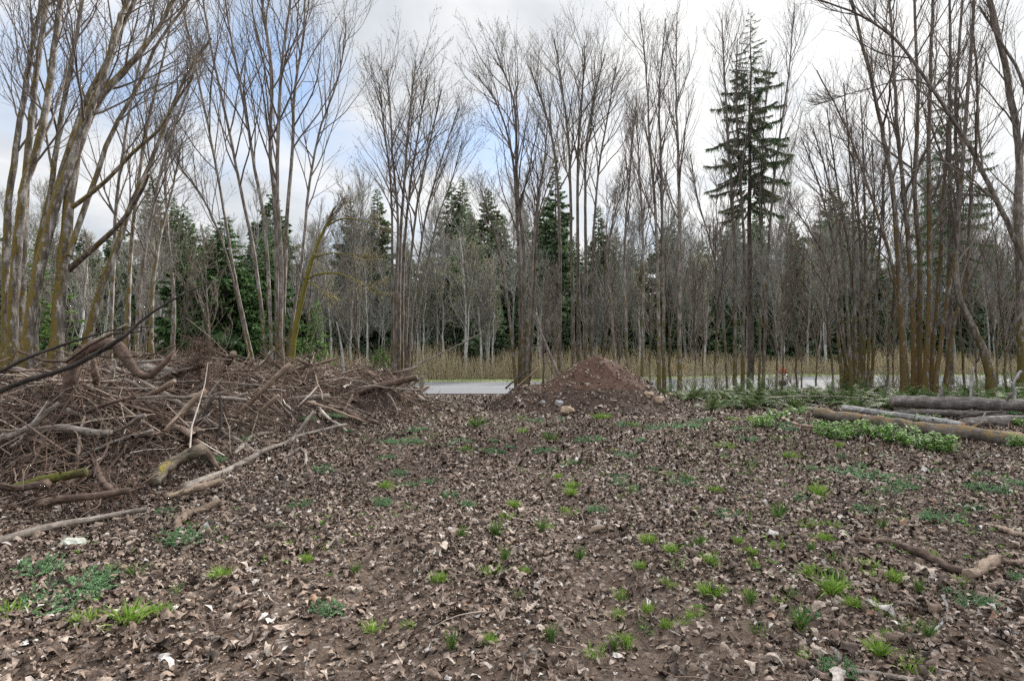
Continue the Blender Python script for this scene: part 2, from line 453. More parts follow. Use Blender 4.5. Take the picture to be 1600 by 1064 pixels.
o = sheet('ground', spaced((-600, -100, 50), (-100, -26, 4), (-26, -12, .25), (-12, 14, .06), (14, 26, .25), (26, 100, 4), (100, 601, 50)),
          spaced((-200, -20, 30), (-20, 0, 1), (0, 12, .05), (12, 21, .1), (21, 40, .4), (40, 100, 3), (100, 900, 50)), gh, MAT['soil_and_litter'])
tag(o, kind='structure')
ROAD0, ROAD1 = 23.0, 32.6
xs = spaced((-90, 91, 1.5))
tag(sheet('road', xs, spaced((ROAD0, ROAD1 + .1, .8)), lambda x, y: gh(x, y) + .03, MAT['asphalt']), kind='structure')
for yc, w in ((27.8, .13),):
    tag(sheet('road_marking', xs, np.array([yc - w / 2, yc + w / 2]), lambda x, y: gh(x, y) + .035, MAT['road_paint']), kind='structure')
tag(sheet('verge', xs, spaced((32.7, 35.8, .5)), lambda x, y: gh(x, y) + .02 + .05 * np.sin(np.clip((y - 32.7) / 3, 0, 1) * 3.1), MAT['verge']), kind='structure')
b = MB(); n = 16000
x = rng.uniform(-42, 45, n); y = rng.uniform(32.6, 36.2, n)
b.blades(np.stack([x, y, gh(x, y)], -1), rng.normal(size=(n, 3)) * .35 + [0, 0, 1], rng.uniform(.06, .22, n), rng.uniform(.008, .016, n), bend=.25)
tag(b.build('verge_grass', MAT['grass_rush']), 'short green grass verge along the far side of the road', 'grass', kind='stuff')

# the brown thicket beyond the road
b = MB(); n = 17000
x = rng.uniform(-45, 50, n); y = 35.2 + 4.2 * rng.random(n) ** 1.2
hh = rng.uniform(.8, 1.75, n) * (.45 + 1.0 * vnoise(x * .45, y * .4, 5) + .3 * vnoise(x * 1.7, y * 1.3, 6)) * (1 - .25 * sm(x, 6, 14))
d = unit(rng.normal(size=(n, 3)) * [.25, .25, .05] + [0, 0, 1])
st = np.stack([x, y, gh(x, y)], -1)
tt = np.linspace(0, 1, 4)[None, :, None]
pts = st[:, None] + d[:, None] * hh[:, None, None] * tt + rng.normal(size=(n, 4, 3)) * .05 * tt
b.tubes(pts, np.linspace(.008, .004, 4)[None].repeat(n, 0), 3)
m = 60000; i = rng.integers(0, n, m); u = rng.uniform(.35, 1, m)
b.blades(st[i] + d[i] * (hh[i] * u)[:, None] + rng.normal(size=(m, 3)) * .05, rng.normal(size=(m, 3)) + [0, 0, .4], rng.uniform(.05, .14, m), rng.uniform(.004, .009, m), segs=1)
tag(b.build('thicket', MAT['thicket']), 'brown thicket of leafless thin shrub stems along the far roadside', 'shrubs', kind='stuff')

# ------------------------------------------------------------------ mound and slash heap
o = sheet('dirt_mound', np.arange(-1.6, 6.05, .05), np.arange(14.0, 20.8, .06), lambda x, y: gh(x, y) + mound(x, y), MAT['mound_soil'])
tag(o, 'reddish brown mound of loose soil in the clearing near the road', 'mound')
o = sheet('slash_heap', np.concatenate([np.arange(-20, -10, .25), np.arange(-10, -1, .07)]), np.arange(3.8, 20.2, .08), lambda x, y: gh(x, y) + pile(x, y) - .02, MAT['heap_soil'])
tag(o, 'long dark heap of earth under the tangle of branches', 'earth heap')

# ------------------------------------------------------------------ trees
def interp(Pt, u):                                      # Pt (n,k,3) sampled at u (n,m) -> points, tangents
    n, k, _ = Pt.shape; f = u * (k - 1); i = np.clip(f.astype(int), 0, k - 2); w = (f - i)[..., None]
    r = np.arange(n)[:, None]; a = Pt[r, i]; c = Pt[r, i + 1]
    return a + (c - a) * w, unit(c - a)


def interp1(Rd, u):
    n, k = Rd.shape; f = u * (k - 1); i = np.clip(f.astype(int), 0, k - 2); w = f - i; r = np.arange(n)[:, None]
    return Rd[r, i] * (1 - w) + Rd[r, i + 1] * w


def grow(S, D, L, r0, r1, K, wig, up):
    n = len(S); Pt = np.zeros((n, K + 1, 3)); Pt[:, 0] = S; d = unit(D)
    for k in range(K):
        d = unit(d + rng.normal(size=(n, 3)) * wig + np.array([0, 0, up])); Pt[:, k + 1] = Pt[:, k] + d * (L / K)[:, None]
    t = np.linspace(0, 1, K + 1)[None]
    return Pt, r0[:, None] * (1 - t) + r1[:, None] * t


def kids(Pt, Rd, m, lo, hi, a0, a1, upb=.3):
    n = len(Pt); u = lo + (hi - lo) * (np.arange(m)[None] + rng.random((n, m))) / m
    S, T = interp(Pt, u); r = interp1(Rd, u)
    q = rng.normal(size=S.shape); q[..., 2] = q[..., 2] * .6 + upb; q = unit(q - (q * T).sum(-1, keepdims=True) * T)
    a = rng.uniform(a0, a1, (n, m))[..., None]
    return S.reshape(-1, 3), (np.cos(a) * T + np.sin(a) * q).reshape(-1, 3), r.reshape(-1), u.reshape(-1)


def crown(b, trunks, n1=14, lo=.35, L1=.3, n2=6, n3=4, ang=(.2, .8), up=.07, rt=.0032, buds=2, budsize=.022, mi=(0, 1), keep=.6):
    """branches, side branches, twigs and buds grown on every trunk into the mesh builder b"""
    for Pt, Rd in trunks:
        H = np.linalg.norm(np.diff(Pt, axis=0), axis=1).sum()
        S, D, r, u = kids(Pt[None], Rd[None], n1, lo, .93, *ang)
        L = H * L1 * (1.3 - u) * rng.uniform(.7, 1.3, n1) + .04 * H
        r0 = np.clip(np.minimum(r * keep, .0085 * L + .003), rt * 1.3, None)
        A, Ar = grow(S, D, L, r0, np.full(n1, rt * 1.1), 9, .08, up)
        b.tubes(A, Ar, 5, mi[0])
        T0 = np.concatenate([A, resample(Pt[int(len(Pt) * .75):], 10)[None]]); R0 = np.concatenate([Ar, np.linspace(Rd[int(len(Rd) * .75)], Rd[-1], 10)[None]])
        S, D, r, u = kids(T0, R0, n2, .12, .97, .3, .7)
        L2 = np.concatenate([L, [H * .22]]).repeat(n2) * .48 * (1.15 - u) * rng.uniform(.6, 1.3, len(u)) + .15
        B, Br = grow(S, D, L2, np.clip(r * .6, rt, .02), np.full(len(S), rt * .9), 5, .08, up * .8)
        b.tubes(B, Br, 3, mi[0])
        S, D, r, u = kids(B, Br, n3, .15, 1.0, .3, .75)
        L3 = L2.repeat(n3) * .5 * rng.uniform(.5, 1.2, len(u)) + .08
        C, Cr = grow(S, D, L3, np.full(len(S), rt), np.full(len(S), rt * .6), 3, .1, up)
        b.tubes(C, Cr, 3, mi[0])
        if buds:
            e = np.concatenate([C[:, -1]] + [C[:, k] for k in (1, 2)][:buds] + [B[:, -1]])
            m = len(e)
            b.blades(e, rng.normal(size=(m, 3)) + [0, 0, .5], rng.uniform(.6, 1.5, m) * budsize * 1.6, rng.uniform(.4, 1, m) * budsize * .6, mi[1], segs=1)


WS = .72
def tree(name, label, stems, barkm, cat='tree', group=None, twig='twig', bud='bud', K=30, limbs=(), trunkname='trunk', flare=1.5, **kw):
    """stems: lists of ([(px,py)...], Y at base, Y at top, width in photo px at base, at top)"""
    tr = []; base = None
    def path(st, k):
        pts, y0, y1, w0, w1 = st; n = len(pts)
        w0 *= WS; w1 *= WS
        c = [P(p[0], p[1], y0 + (y1 - y0) * i / (n - 1)) for i, p in enumerate(pts)]
        pt = resample(c, k); pt[1:-1] += rng.normal(size=(k - 2, 3)) * w0 * y0 / F * .04
        t = np.linspace(0, 1, k)
        return pt, (w0 * (1 - t) ** 1.15 + w1 * (1 - (1 - t) ** 1.15)) / 2 * y0 / F
    for st in stems:
        pt, rd = path(st, K)
        g = float(surf(pt[0, 0], pt[0, 1]))
        if pt[0, 2] > g - .1:                            # run the foot of the stem down into the soil
            low = pt[0].copy(); low[2] = g - .12; low[:2] += (pt[0] - pt[3])[:2] * .15
            pt = np.vstack([low, pt]); rd = np.concatenate([[rd[0] * flare], rd])
            rd[1] *= 1 + (flare - 1) * .3
        if base is None: base = np.array([pt[0, 0], pt[0, 1], g])
        tr.append((pt, rd))
    root = empty(name, base, label, cat, group)
    for pt, rd in tr:
        b = MB(); b.tubes(pt[None], rd[None], 10, 0, .05); b.build(trunkname, barkm, root, base)
    for st, lm in limbs:
        pt, rd = path(st, 14); b = MB(); b.tubes(pt[None], rd[None], 8, 0, .05); b.build('limb', lm or barkm, root, base); tr.append((pt, rd))
    b = MB(); ns = len(stems); crown(b, tr[:ns], **kw)
    if ns < len(tr): kw['n1'] = max(3, kw.get('n1', 10) // 2); crown(b, [t for t, (st, lm) in zip(tr[ns:], limbs) if lm is None] or tr[:1], **kw)
    b.build('crown', [MAT[twig], MAT[bud]], root, base)
    return root


M_ = MAT
# left group of leaning mossy trunks, 11 m away
WS = .8
LK = dict(n1=9, lo=.42, L1=.26, n2=6, n3=4, rt=.0034, budsize=.016)
tree('maple_tree', 'pale mossy tree at the left edge with one straight trunk rising out of frame', [([(8, 548), (9, 450), (14, 316), (30, 200), (48, 90), (65, 0), (78, -90)], 12, 12.4, 15, 7)], M_['bark_mossy'], **LK)
tree('maple_tree', 'twin-trunked pale mossy tree bending to the right beside the left edge', [
    ([(20, 549), (24, 421), (34, 326), (40, 284), (61, 226), (74, 158), (84, 79), (95, 0), (104, -80)], 10.6, 11, 19, 9),
    ([(30, 545), (36, 400), (42, 253), (50, 184), (58, 105), (72, 10), (84, -80)], 11.4, 11.6, 15, 8)], M_['bark_mossy'], **LK)
tree('maple_tree', 'slender brown mossy tree standing straight behind the leaning pale trunks', [([(54, 545), (56, 440), (62, 380), (79, 295), (95, 184), (110, 105), (128, 5), (140, -70)], 12.5, 12.8, 14, 6)], M_['bark_mossy'], **LK)
tree('maple_tree', 'big leaning pale mossy tree forking into two parallel stems above', [
    ([(42, 547), (58, 437), (79, 347), (105, 274), (124, 210), (158, 131), (184, 42), (200, 0), (232, -90)], 10.2, 11, 22, 9)], M_['bark_mossy'],
    limbs=[(([(80, 345), (92, 285), (132, 165), (168, 92), (208, 8), (240, -70)], 10.4, 11.2, 14, 7), None)], **LK)
tree('maple_tree', 'thick mossy tree with a broken-off branch stub and long limbs sweeping right', [
    ([(87, 552), (95, 447), (103, 358), (113, 274), (132, 200), (150, 163), (195, 110), (232, 68), (263, 16), (300, -50)], 10.4, 11, 25, 7)], M_['bark_mossy'],
    limbs=[(([(108, 400), (126, 342), (147, 284), (176, 205), (216, 137), (247, 68), (290, 8), (320, -50)], 10.4, 11.5, 12, 5), None),
           (([(113, 324), (158, 290), (210, 237), (247, 205), (274, 163), (303, 118)], 10.4, 10, 9, 4), None),
           (([(94, 430), (132, 400), (184, 353), (215, 310), (232, 274)], 10.65, 9.8, 13, 5), M_['bark_mossdark'])], **LK)
tree('maple_tree', 'slim orange-mossed tree leaning strongly right above the slash heap', [([(133, 540), (158, 453), (184, 379), (205, 321), (226, 274), (253, 210), (287, 126), (330, 60)], 10.8, 11.4, 15, 5)], M_['bark_mossy'], **LK)
for i, (lab, p, y, w) in enumerate([
        ('thin bare tree with forked top between the mossy trunks and the firs', [(172, 545), (178, 400), (184, 300), (205, 160), (238, 20), (250, -30)], 16, 8),
        ('thin mossy bare tree, second of the slim row behind the slash heap', [(199, 545), (203, 420), (214, 300), (236, 170), (262, 60), (270, 0)], 17, 9),
        ('thin grey bare tree, third of the slim row behind the slash heap', [(212, 545), (220, 440), (238, 330), (262, 230), (300, 120), (312, 60)], 15, 8),
        ('thin brown bare tree, fourth of the slim row behind the slash heap', [(236, 545), (238, 460), (248, 380), (268, 300), (285, 220)], 16, 9),
        ('grey straight sapling just left of the dark fir', [(270, 545), (271, 460), (262, 360), (258, 260), (262, 200)], 19, 9)]):
    tree('maple_tree', lab, [(p, y, y + 1, w, 3)], M_['bark_mossy' if i % 2 else 'bark_grey'], n1=12, lo=.3, L1=.24, n2=6, n3=4, rt=.0032, budsize=.02)

# the clump behind the slash heap, 17 m away
WS = .6
CK = dict(n1=15, lo=.33, L1=.30, n2=5, n3=3, rt=.0032, budsize=.026)
tree('maple_tree', 'tall many-stemmed bare maple fanning out behind the slash heap', [
    ([(397, 572), (367, 431), (337, 256), (308, 117), (285, 12), (270, -60)], 17, 17, 8, 4),
    ([(392, 575), (360, 420), (325, 325), (283, 262), (258, 212)], 17.4, 16, 6, 3),
    ([(419, 583), (399, 408), (375, 291), (358, 204), (332, 87), (317, 0), (305, -60)], 17, 17, 10, 4),
    ([(425, 578), (416, 379), (396, 250), (381, 163), (361, 58), (350, -10), (340, -60)], 16.6, 17, 10, 4),
    ([(433, 580), (431, 350), (422, 233), (425, 117), (413, 29), (408, -20), (400, -70)], 17, 17.6, 12, 5),
    ([(437, 578), (439, 408), (433, 291), (436, 175), (442, 87), (454, 0), (462, -60)], 16.8, 17, 12, 5),
    ([(440, 572), (448, 350), (457, 233), (460, 146), (474, 58), (477, 0), (488, -50)], 17.4, 18, 11, 4),
    ([(446, 570), (471, 408), (483, 291), (500, 204), (530, 117), (541, 35)], 17.6, 18, 9, 3)], M_['bark_grey'], **CK)
tree('maple_tree', 'leaning tree thickly wrapped in yellow moss with drooping mossy limbs', [
    ([(453, 575), (463, 507), (477, 443), (495, 385), (510, 352), (522, 325)], 17, 17, 17, 5)], M_['bark_moss_full'],
    limbs=[(([(480, 436), (500, 428), (530, 428), (565, 443), (602, 462)], 17, 16, 6, 2.5), None),
           (([(492, 402), (515, 396), (541, 397), (582, 404)], 17, 15.6, 5, 2), None),
           (([(480, 440), (497, 450), (514, 462)], 17, 16.4, 5, 2.5), None),
           (([(508, 355), (535, 342), (565, 345), (600, 358)], 17, 16.3, 5, 2), None)], n1=5, lo=.4, L1=.3, n2=5, n3=4, up=-.02, rt=.006, bud='bud_yellow', budsize=.03)
tree('maple_tree', 'narrow vase-shaped bare maple between the slash heap and the road', [
    ([(613, 602), (613, 420), (611, 300), (600, 200), (592, 130)], 20, 20, 8, 3),
    ([(617, 602), (619, 450), (622, 350), (614, 250), (608, 150), (603, 110)], 19.6, 20, 10, 3),
    ([(622, 602), (625, 400), (632, 280), (640, 180), (650, 95)], 20, 20, 11, 3),
    ([(628, 602), (630, 420), (640, 300), (655, 200), (668, 118)], 20.4, 20.4, 10, 3),
    ([(633, 602), (638, 450), (652, 320), (670, 230), (690, 140)], 20, 20, 9, 3),
    ([(637, 602), (645, 480), (665, 340), (690, 250), (716, 170)], 19.8, 19.5, 8, 2.5),
    ([(640, 600), (655, 480), (682, 350), (705, 285), (722, 220)], 20.2, 20.4, 6, 2)], M_['bark_brown'], n1=14, lo=.4, L1=.28, n2=5, n3=3, rt=.0032, budsize=.03)
tree('maple_tree', 'many-stemmed bare maple with mossy foot just left of the dirt mound', [
    ([(806, 600), (796, 495), (781, 396), (767, 344), (750, 296)], 20, 20, 9, 2.5),
    ([(812, 600), (813, 466), (808, 350), (802, 256), (782, 175), (747, 118)], 20.3, 20, 11, 3),
    ([(817, 600), (819, 408), (808, 291), (805, 175), (790, 120), (772, 92)], 20, 20.5, 12, 3),
    ([(822, 600), (831, 408), (840, 320), (850, 256), (856, 190)], 19.8, 20, 12, 3),
    ([(827, 600), (834, 466), (838, 370), (846, 320), (872, 250)], 20.4, 20, 9, 2.5)], M_['bark_brown'], n1=15, lo=.36, L1=.28, n2=5, n3=4, rt=.0032, budsize=.028)
S5 = [('straight bare maple behind the dirt mound, left side, top curving left', [[(873, 605), (875, 400), (868, 250), (850, 170), (828, 105)]], 11),
      ('tallest straight maple directly behind the dirt mound', [[(897, 605), (893, 400), (890, 250), (880, 150), (866, 62)], [(905, 605), (903, 400), (903, 250), (910, 150), (914, 72)]], 11),
      ('dark straight maple behind the peak of the dirt mound', [[(915, 605), (915, 380), (915, 250), (925, 170), (945, 85)]], 10),
      ('thin maple behind the right slope of the dirt mound with spreading top', [[(924, 600), (926, 400), (935, 270), (950, 180), (962, 105)]], 8)]
for lab, ps, w in S5:
    tree('maple_tree', lab, [(p, 23 + j * .5, 23.5, w, 3) for j, p in enumerate(ps)], M_['bark_brown'], n1=15, lo=.4, L1=.26, n2=6, n3=4, rt=.0034, budsize=.026)
S6 = [('slim grey tree with a crooked stem right of the dirt mound', [[(962, 606), (955, 480), (948, 400), (962, 330), (985, 260)]], 8),
      ('thin upright tree second to the right of the dirt mound', [[(981, 606), (976, 400), (985, 260), (990, 180)]], 9),
      ('thin straight tree third to the right of the dirt mound', [[(1003, 606), (1005, 400), (998, 250), (992, 170)]], 9),
      ('tall pale twin-stemmed alder reaching nearly the top of the picture', [[(1030, 608), (1028, 450), (1024, 330), (1015, 220), (1010, 120), (1000, 18)], [(1038, 608), (1036, 420), (1033, 260), (1030, 150), (1040, 30)]], 11),
      ('tall single pale alder with a mossy foot right of the twin-stemmed one', [[(1062, 612), (1061, 420), (1060, 250), (1056, 150), (1058, 20)]], 13)]
for lab, ps, w in S6:
    tree('alder_tree', lab, [(p, 21 + j * .6, 21.5, w, 2.5) for j, p in enumerate(ps)], M_['bark_grey'], n1=15, lo=.34, L1=.2, n2=6, n3=4, ang=(.3, .6), up=.14, rt=.0034, budsize=.024)
S7 = [('mossy-footed alder standing close left of the tall fir', [[(1148, 608), (1148, 400), (1140, 250), (1132, 120), (1128, 30)]], 11),
      ('mossy alder standing in front of the tall fir trunk', [[(1160, 608), (1163, 400), (1155, 260), (1150, 160), (1152, 60)]], 10),
      ('slim alder leaning right from the foot of the tall fir', [[(1192, 608), (1200, 400), (1212, 260), (1232, 120), (1240, 20)]], 9),
      ('thin alder with arched stem left of the tall fir', [[(1136, 606), (1128, 470), (1110, 380), (1090, 310), (1078, 240)]], 6),
      ('thin straight alder right of the tall fir', [[(1186, 606), (1190, 400), (1192, 220), (1205, 90)]], 7)]
for lab, ps, w in S7:
    tree('alder_tree', lab, [(p, 21.5, 22, w, 2.5) for p in ps], M_['bark_brown'], n1=14, lo=.34, L1=.19, n2=6, n3=4, ang=(.3, .6), up=.12, rt=.0034, budsize=.022)
tree('maple_tree', 'dense clump of thin dark stems fanning up and left on the right side', [
    ([(1316, 590), (1298, 431), (1266, 361), (1228, 312)], 20, 20, 9, 2.5), ([(1322, 592), (1310, 430), (1283, 300), (1252, 215)], 20, 20.4, 9, 2.5),
    ([(1330, 592), (1318, 408), (1296, 291), (1270, 200)], 19.7, 20, 10, 3), ([(1334, 592), (1330, 420), (1310, 300), (1292, 170)], 20.3, 20, 9, 3),
    ([(1338, 592), (1334, 400), (1330, 280), (1318, 130)], 20, 20.5, 9, 3), ([(1344, 592), (1346, 420), (1338, 300), (1330, 200)], 20.6, 20, 10, 3),
    ([(1349, 592), (1352, 400), (1350, 280), (1345, 150)], 20, 20.4, 9, 3), ([(1356, 592), (1362, 420), (1366, 320), (1362, 220)], 19.8, 20, 8, 3),
    ([(1362, 592), (1372, 420), (1378, 330), (1384, 240)], 20.3, 20, 8, 3), ([(1327, 592), (1304, 480), (1272, 420), (1236, 380)], 20, 19.5, 6, 2)],
    M_['bark_brown'], n1=10, lo=.36, L1=.26, n2=5, n3=3, rt=.0032, budsize=.018)
tree('maple_tree', 'big clump of thick mossy stems rising past the top at the right', [
    ([(1412, 592), (1405, 437), (1394, 291), (1376, 192), (1359, 117), (1330, 0), (1310, -60)], 19, 18, 15, 5),
    ([(1418, 592), (1405, 470), (1385, 380), (1352, 280), (1324, 204), (1276, 110)], 19, 18.6, 10, 3),
    ([(1428, 592), (1424, 437), (1411, 291), (1400, 175), (1394, 58), (1386, -40)], 19.4, 19.4, 14, 5),
    ([(1436, 592), (1437, 420), (1429, 291), (1434, 175), (1429, 0), (1424, -60)], 19.6, 19.4, 13, 5),
    ([(1446, 592), (1452, 466), (1452, 350), (1452, 175), (1458, 0), (1460, -60)], 19, 19, 15, 6),
    ([(1454, 592), (1467, 437), (1475, 291), (1484, 175), (1484, 0), (1488, -60)], 19.6, 19.8, 11, 5),
    ([(1462, 592), (1480, 466), (1498, 350), (1493, 175), (1504, 0), (1508, -50)], 19, 19.5, 12, 5),
    ([(1478, 592), (1492, 500), (1510, 437), (1516, 320), (1528, 175), (1522, 58)], 19.3, 19.6, 11, 4)],
    M_['bark_mossdark'], n1=11, lo=.34, L1=.25, n2=6, n3=5, rt=.0032, budsize=.018)
tree('maple_tree', 'dark tree with a sharply curved lower trunk near the right edge', [([(1548, 588), (1534, 540), (1514, 500), (1498, 462), (1494, 400), (1500, 300), (1512, 150), (1522, 0), (1526, -50)], 18, 19, 20, 6)], M_['bark_brown'], n1=12, lo=.4, L1=.22, n2=6, n3=4, rt=.0032, budsize=.02)
tree('maple_tree', 'grey tree at the right edge bending left at a knotty joint', [([(1597, 600), (1595, 480), (1591, 340), (1593, 262), (1588, 200), (1570, 105), (1547, 0), (1532, -70)], 19, 19, 23, 12)], M_['bark_grey'],
     limbs=[(([(1594, 255), (1606, 170), (1590, 110), (1560, 60), (1530, 10)], 19, 18.5, 10, 5), None)], n1=10, lo=.35, L1=.22, n2=6, n3=4, rt=.0034, budsize=.016)
tree('maple_tree', 'dark arching tree bowing in from beyond the right edge over the logs', [([(1690, 600), (1650, 500), (1600, 405), (1563, 326), (1516, 233), (1458, 140), (1400, 64), (1341, 23), (1266, -4)], 12, 12.5, 18, 4)], M_['bark_brown'],
     limbs=[(([(1500, 205), (1440, 128), (1360, 138), (1270, 165)], 12.2, 12, 5, 2), None), (([(1560, 320), (1480, 255), (1380, 290), (1290, 345)], 12.1, 11.6, 4, 1.5), None)], n1=12, lo=.4, L1=.2, n2=6, n3=4, rt=.004, budsize=.016)


def sapling_proto(name, label, cat, H, lean, barkm, twig, bud, group, rb=.06, rt=.007, fork=0, **kw):
    root = empty(name, (0, 0, 0), label, cat, group); tr = []
    for j in range(1 + fork):
        K = 16; t = np.linspace(0, 1, K); az = rng.uniform(0, 6.28)
        pt = np.stack([lean * H * t ** 1.7 * math.cos(az), lean * H * t ** 1.7 * math.sin(az), H * t * (1 - .1 * j) - .15], -1)
        pt[1:] += np.cumsum(rng.normal(size=(K - 1, 3)) * H * .004, 0) * [1, 1, .2]
        rd = rb * (1 - .85 * t) * (1 - .2 * j); tr.append((pt, rd))
    b = MB()
    for pt, rd in tr: b.tubes(pt[None], rd[None], 7, 0, .05)
    b.build('trunk', barkm, root)
    b = MB(); crown(b, tr, rt=rt, **kw); b.build('crown', [MAT[twig], MAT[bud]], root)
    return root


def conifer(name, label, H, Rm, zlo, nb, dens, m, barkm, group=None, cat='fir tree', droop=.25, rb=None, shape=.85, spray=(.22, .5), sw=.05, loc=(0, 0, 0), lean=0.0, cap=2.0, hang=.12):
    root = empty(name, loc, label, cat, group)
    K = 14; t = np.linspace(0, 1, K); pt = np.stack([lean * H * t * t, 0 * t, H * t - .15], -1) + rng.normal(size=(K, 3)) * [.02, .02, 0]
    rb = rb or H * .011; b = MB(); b.tubes(pt[None], (rb * (1 - .93 * t))[None], 8, 0, .04); b.build('trunk', barkm, root)
    u = (np.arange(nb) + rng.random(nb)) / nb; z = zlo + (H * .99 - zlo) * u ** 1.1
    az = np.arange(nb) * 2.4 + rng.normal(size=nb) * .35
    prof = np.clip(Rm * (1 - (z - zlo) / (H - zlo)) ** shape, .06, None) * (.45 + .65 * rng.random(nb)) * (.55 + .45 * sm(z, zlo, zlo + .18 * H))
    D = np.stack([np.cos(az), np.sin(az), .25 - droop * (1 - u) * 1.6], -1)
    S = np.stack([np.interp(z, pt[:, 2], pt[:, 0]), 0 * z, z], -1)
    A, Ar = grow(S, D, prof, np.clip(.012 * prof + .004, .005, .05), np.full(nb, .003), 6, .06, -droop * .12)
    A[:, -1, 2] += .05 * prof
    b = MB(); b.tubes(A, Ar, 3, 0)
    cnt = np.maximum((prof * dens).astype(int), 3)
    i = np.repeat(np.arange(nb), cnt); v = rng.uniform(.12, 1, len(i)) ** .8
    q, T = interp(A, np.zeros((nb, 1)))
    f = v * 6; k = np.clip(f.astype(int), 0, 5); w = (f - k)[:, None]
    q = A[i, k] * (1 - w) + A[i, k + 1] * w; T = unit(A[i, k + 1] - A[i, k])
    side = np.cross(T, [0, 0, 1.0]) * np.where(rng.random(len(i)) < .5, 1, -1)[:, None]
    d = unit(T * rng.uniform(.3, 1.0, (len(i), 1)) + side * rng.uniform(.1, 1, (len(i), 1)) + rng.normal(size=(len(i), 3)) * .22 + np.array([0, 0, -1.0]) * hang * rng.uniform(0, 2.2, (len(i), 1)))
    L = rng.uniform(*spray, len(i)) * (1.15 - .6 * v) * np.clip(prof[i] / cap, .35, 1.15)
    upv = np.tile([0, 0, 1.0], (len(i), 1)) + rng.normal(size=(len(i), 3)) * .6
    b.blades(q, d, L, sw * rng.uniform(.6, 1.3, len(i)) * np.clip(prof[i], .4, 1), 1, bend=.25, up=upv)
    b.build('crown', [MAT['twig'], m], root)
    return root


# near conifers
g = P(1172, 600, 22.5)
conifer('fir_tree', 'tall sparse fir with drooping dark boughs high above bare alders', (600 - 22) / F * 22.5 + .35, 2.3, 6.6, 150, 170, M_['needles_mid'], M_['bark_fir'], loc=(g[0], g[1], .25), rb=.13, droop=.24, spray=(.12, .3), sw=.013, shape=.75, cap=1.2, hang=.55)
g = P(1484, 600, 24)
conifer('fir_tree', 'dark fir half hidden behind the big mossy clump at right', 14.2, 2.1, 4.2, 130, 110, M_['needles_mid'], M_['bark_fir'], loc=(g[0], g[1], .25), rb=.15, spray=(.12, .3), sw=.013, shape=.6, cap=1.2, hang=.55)
g = P(868, 600, 41)
conifer('fir_tree', 'ragged fir rising above the wood between the bare stems behind the mound', 15.2, 2.2, 6, 130, 90, M_['needles_far'], M_['bark_fir'], loc=(g[0], g[1], 0), spray=(.3, .65), sw=.06, cap=1.4)
for lab, px, py0, y, top, Rm, nb in [('broad dark green fir behind the many-stemmed maple', 352, 575, 22, 318, 3.1, 240),
                                     ('dense dark fir left of the broad one behind the slash heap', 300, 575, 25, 330, 2.6, 210),
                                     ('dark fir close behind the moss-wrapped tree', 415, 575, 24, 345, 2.4, 200)]:
    g = P(px, py0, y); H = (py0 - top) / F * y
    conifer('fir_tree', lab, H + .6, Rm, .5, nb, 75, M_['needles'], M_['bark_fir'], loc=(g[0], g[1], float(gh(g[0], y))), spray=(.3, .65), sw=.05, droop=.3)
g = P(494, 575, 18.4)
conifer('cedar_tree', 'small fresh green cedar under the moss-wrapped leaning tree', 3.3, 1.15, .2, 120, 130, M_['needles_fresh'], M_['bark_fir'], loc=(g[0], g[1], 0), cat='cedar tree', spray=(.16, .34), sw=.028, droop=.4, cap=1.0)
g = P(60, 575, 22)
conifer('fir_tree', 'green fir behind the mossy trunks at the left edge', 6.2, 2.2, .4, 140, 70, M_['needles_fresh'], M_['bark_fir'], loc=(g[0], g[1], 0), spray=(.25, .5), sw=.035)
g = P(592, 580, 31)
conifer('young_cedar', 'low bright green bushy young cedar beside the vase-shaped maple', 2.0, 1.3, .05, 90, 120, M_['needles_fresh'], M_['bark_fir'], loc=(g[0] - .5, 33.6, .05), cat='young cedar', spray=(.2, .4), sw=.03, droop=.1, cap=1.0)

# far wood across the road: conifers, grey alders and pale birch-like trunks, each its own tree
GF = 'dark firs in the wood across the road'; GA = 'grey alders in the wood across the road'; GB = 'pale-trunked alders at the edge of the far wood'
fir = [conifer('fir_tree', 'dark fir among many others in the wood across the road', H, Rm, zl, nb, 46, M_['needles_far'], M_['bark_fir'], GF, loc=(-30 + 9 * i, 62 + 3 * i, 0), spray=(.45, 1.0), sw=.10, shape=sh)
       for i, (H, Rm, zl, nb, sh) in enumerate([(14.5, 3.0, .6, 260, .75), (12.5, 3.2, .4, 250, .7), (16.5, 2.8, 1.2, 270, .75), (9, 2.8, .2, 200, .65), (11, 2.6, .3, 210, .8)])]
alder = [sapling_proto('alder_tree', 'bare grey alder among many others in the wood across the road', 'tree', H, .09, M_['bark_far'], 'twig_pale', 'bud', GA, rb=.07, rt=.0075, fork=fk, n1=26, lo=.38, L1=.2, n2=6, n3=4, ang=(.4, .95), up=.07, buds=1, budsize=.03)
         for H, fk in [(11, 0), (12.5, 1), (10, 0), (9, 1), (13, 0)]]
birch = [sapling_proto('alder_tree', 'white-barked thin alder with yellow buds at the edge of the far wood', 'tree', H, .07, M_['bark_pale'], 'twig_pale', 'bud_yellow', GB, rb=.095, rt=.009, fork=fk, n1=16, lo=.3, L1=.22, n2=5, n3=4, buds=1, budsize=.04)
         for H, fk in [(8.8, 0), (8.5, 1), (7, 0)]]
rs = np.random.default_rng(11)


def place(protos, spots, gl):
    for i, (x, y, s) in enumerate(spots):
        p = protos[i % len(protos)]; loc = (x, y, float(gh(x, y)))
        if gl: s = s / gl[i % len(protos)]
        if i < len(protos):
            p.location = loc; p.rotation_euler.z = rs.uniform(0, 6.28); p.scale = (s,) * 3
        else: dup(p, loc, rs.uniform(0, 6.28), s)


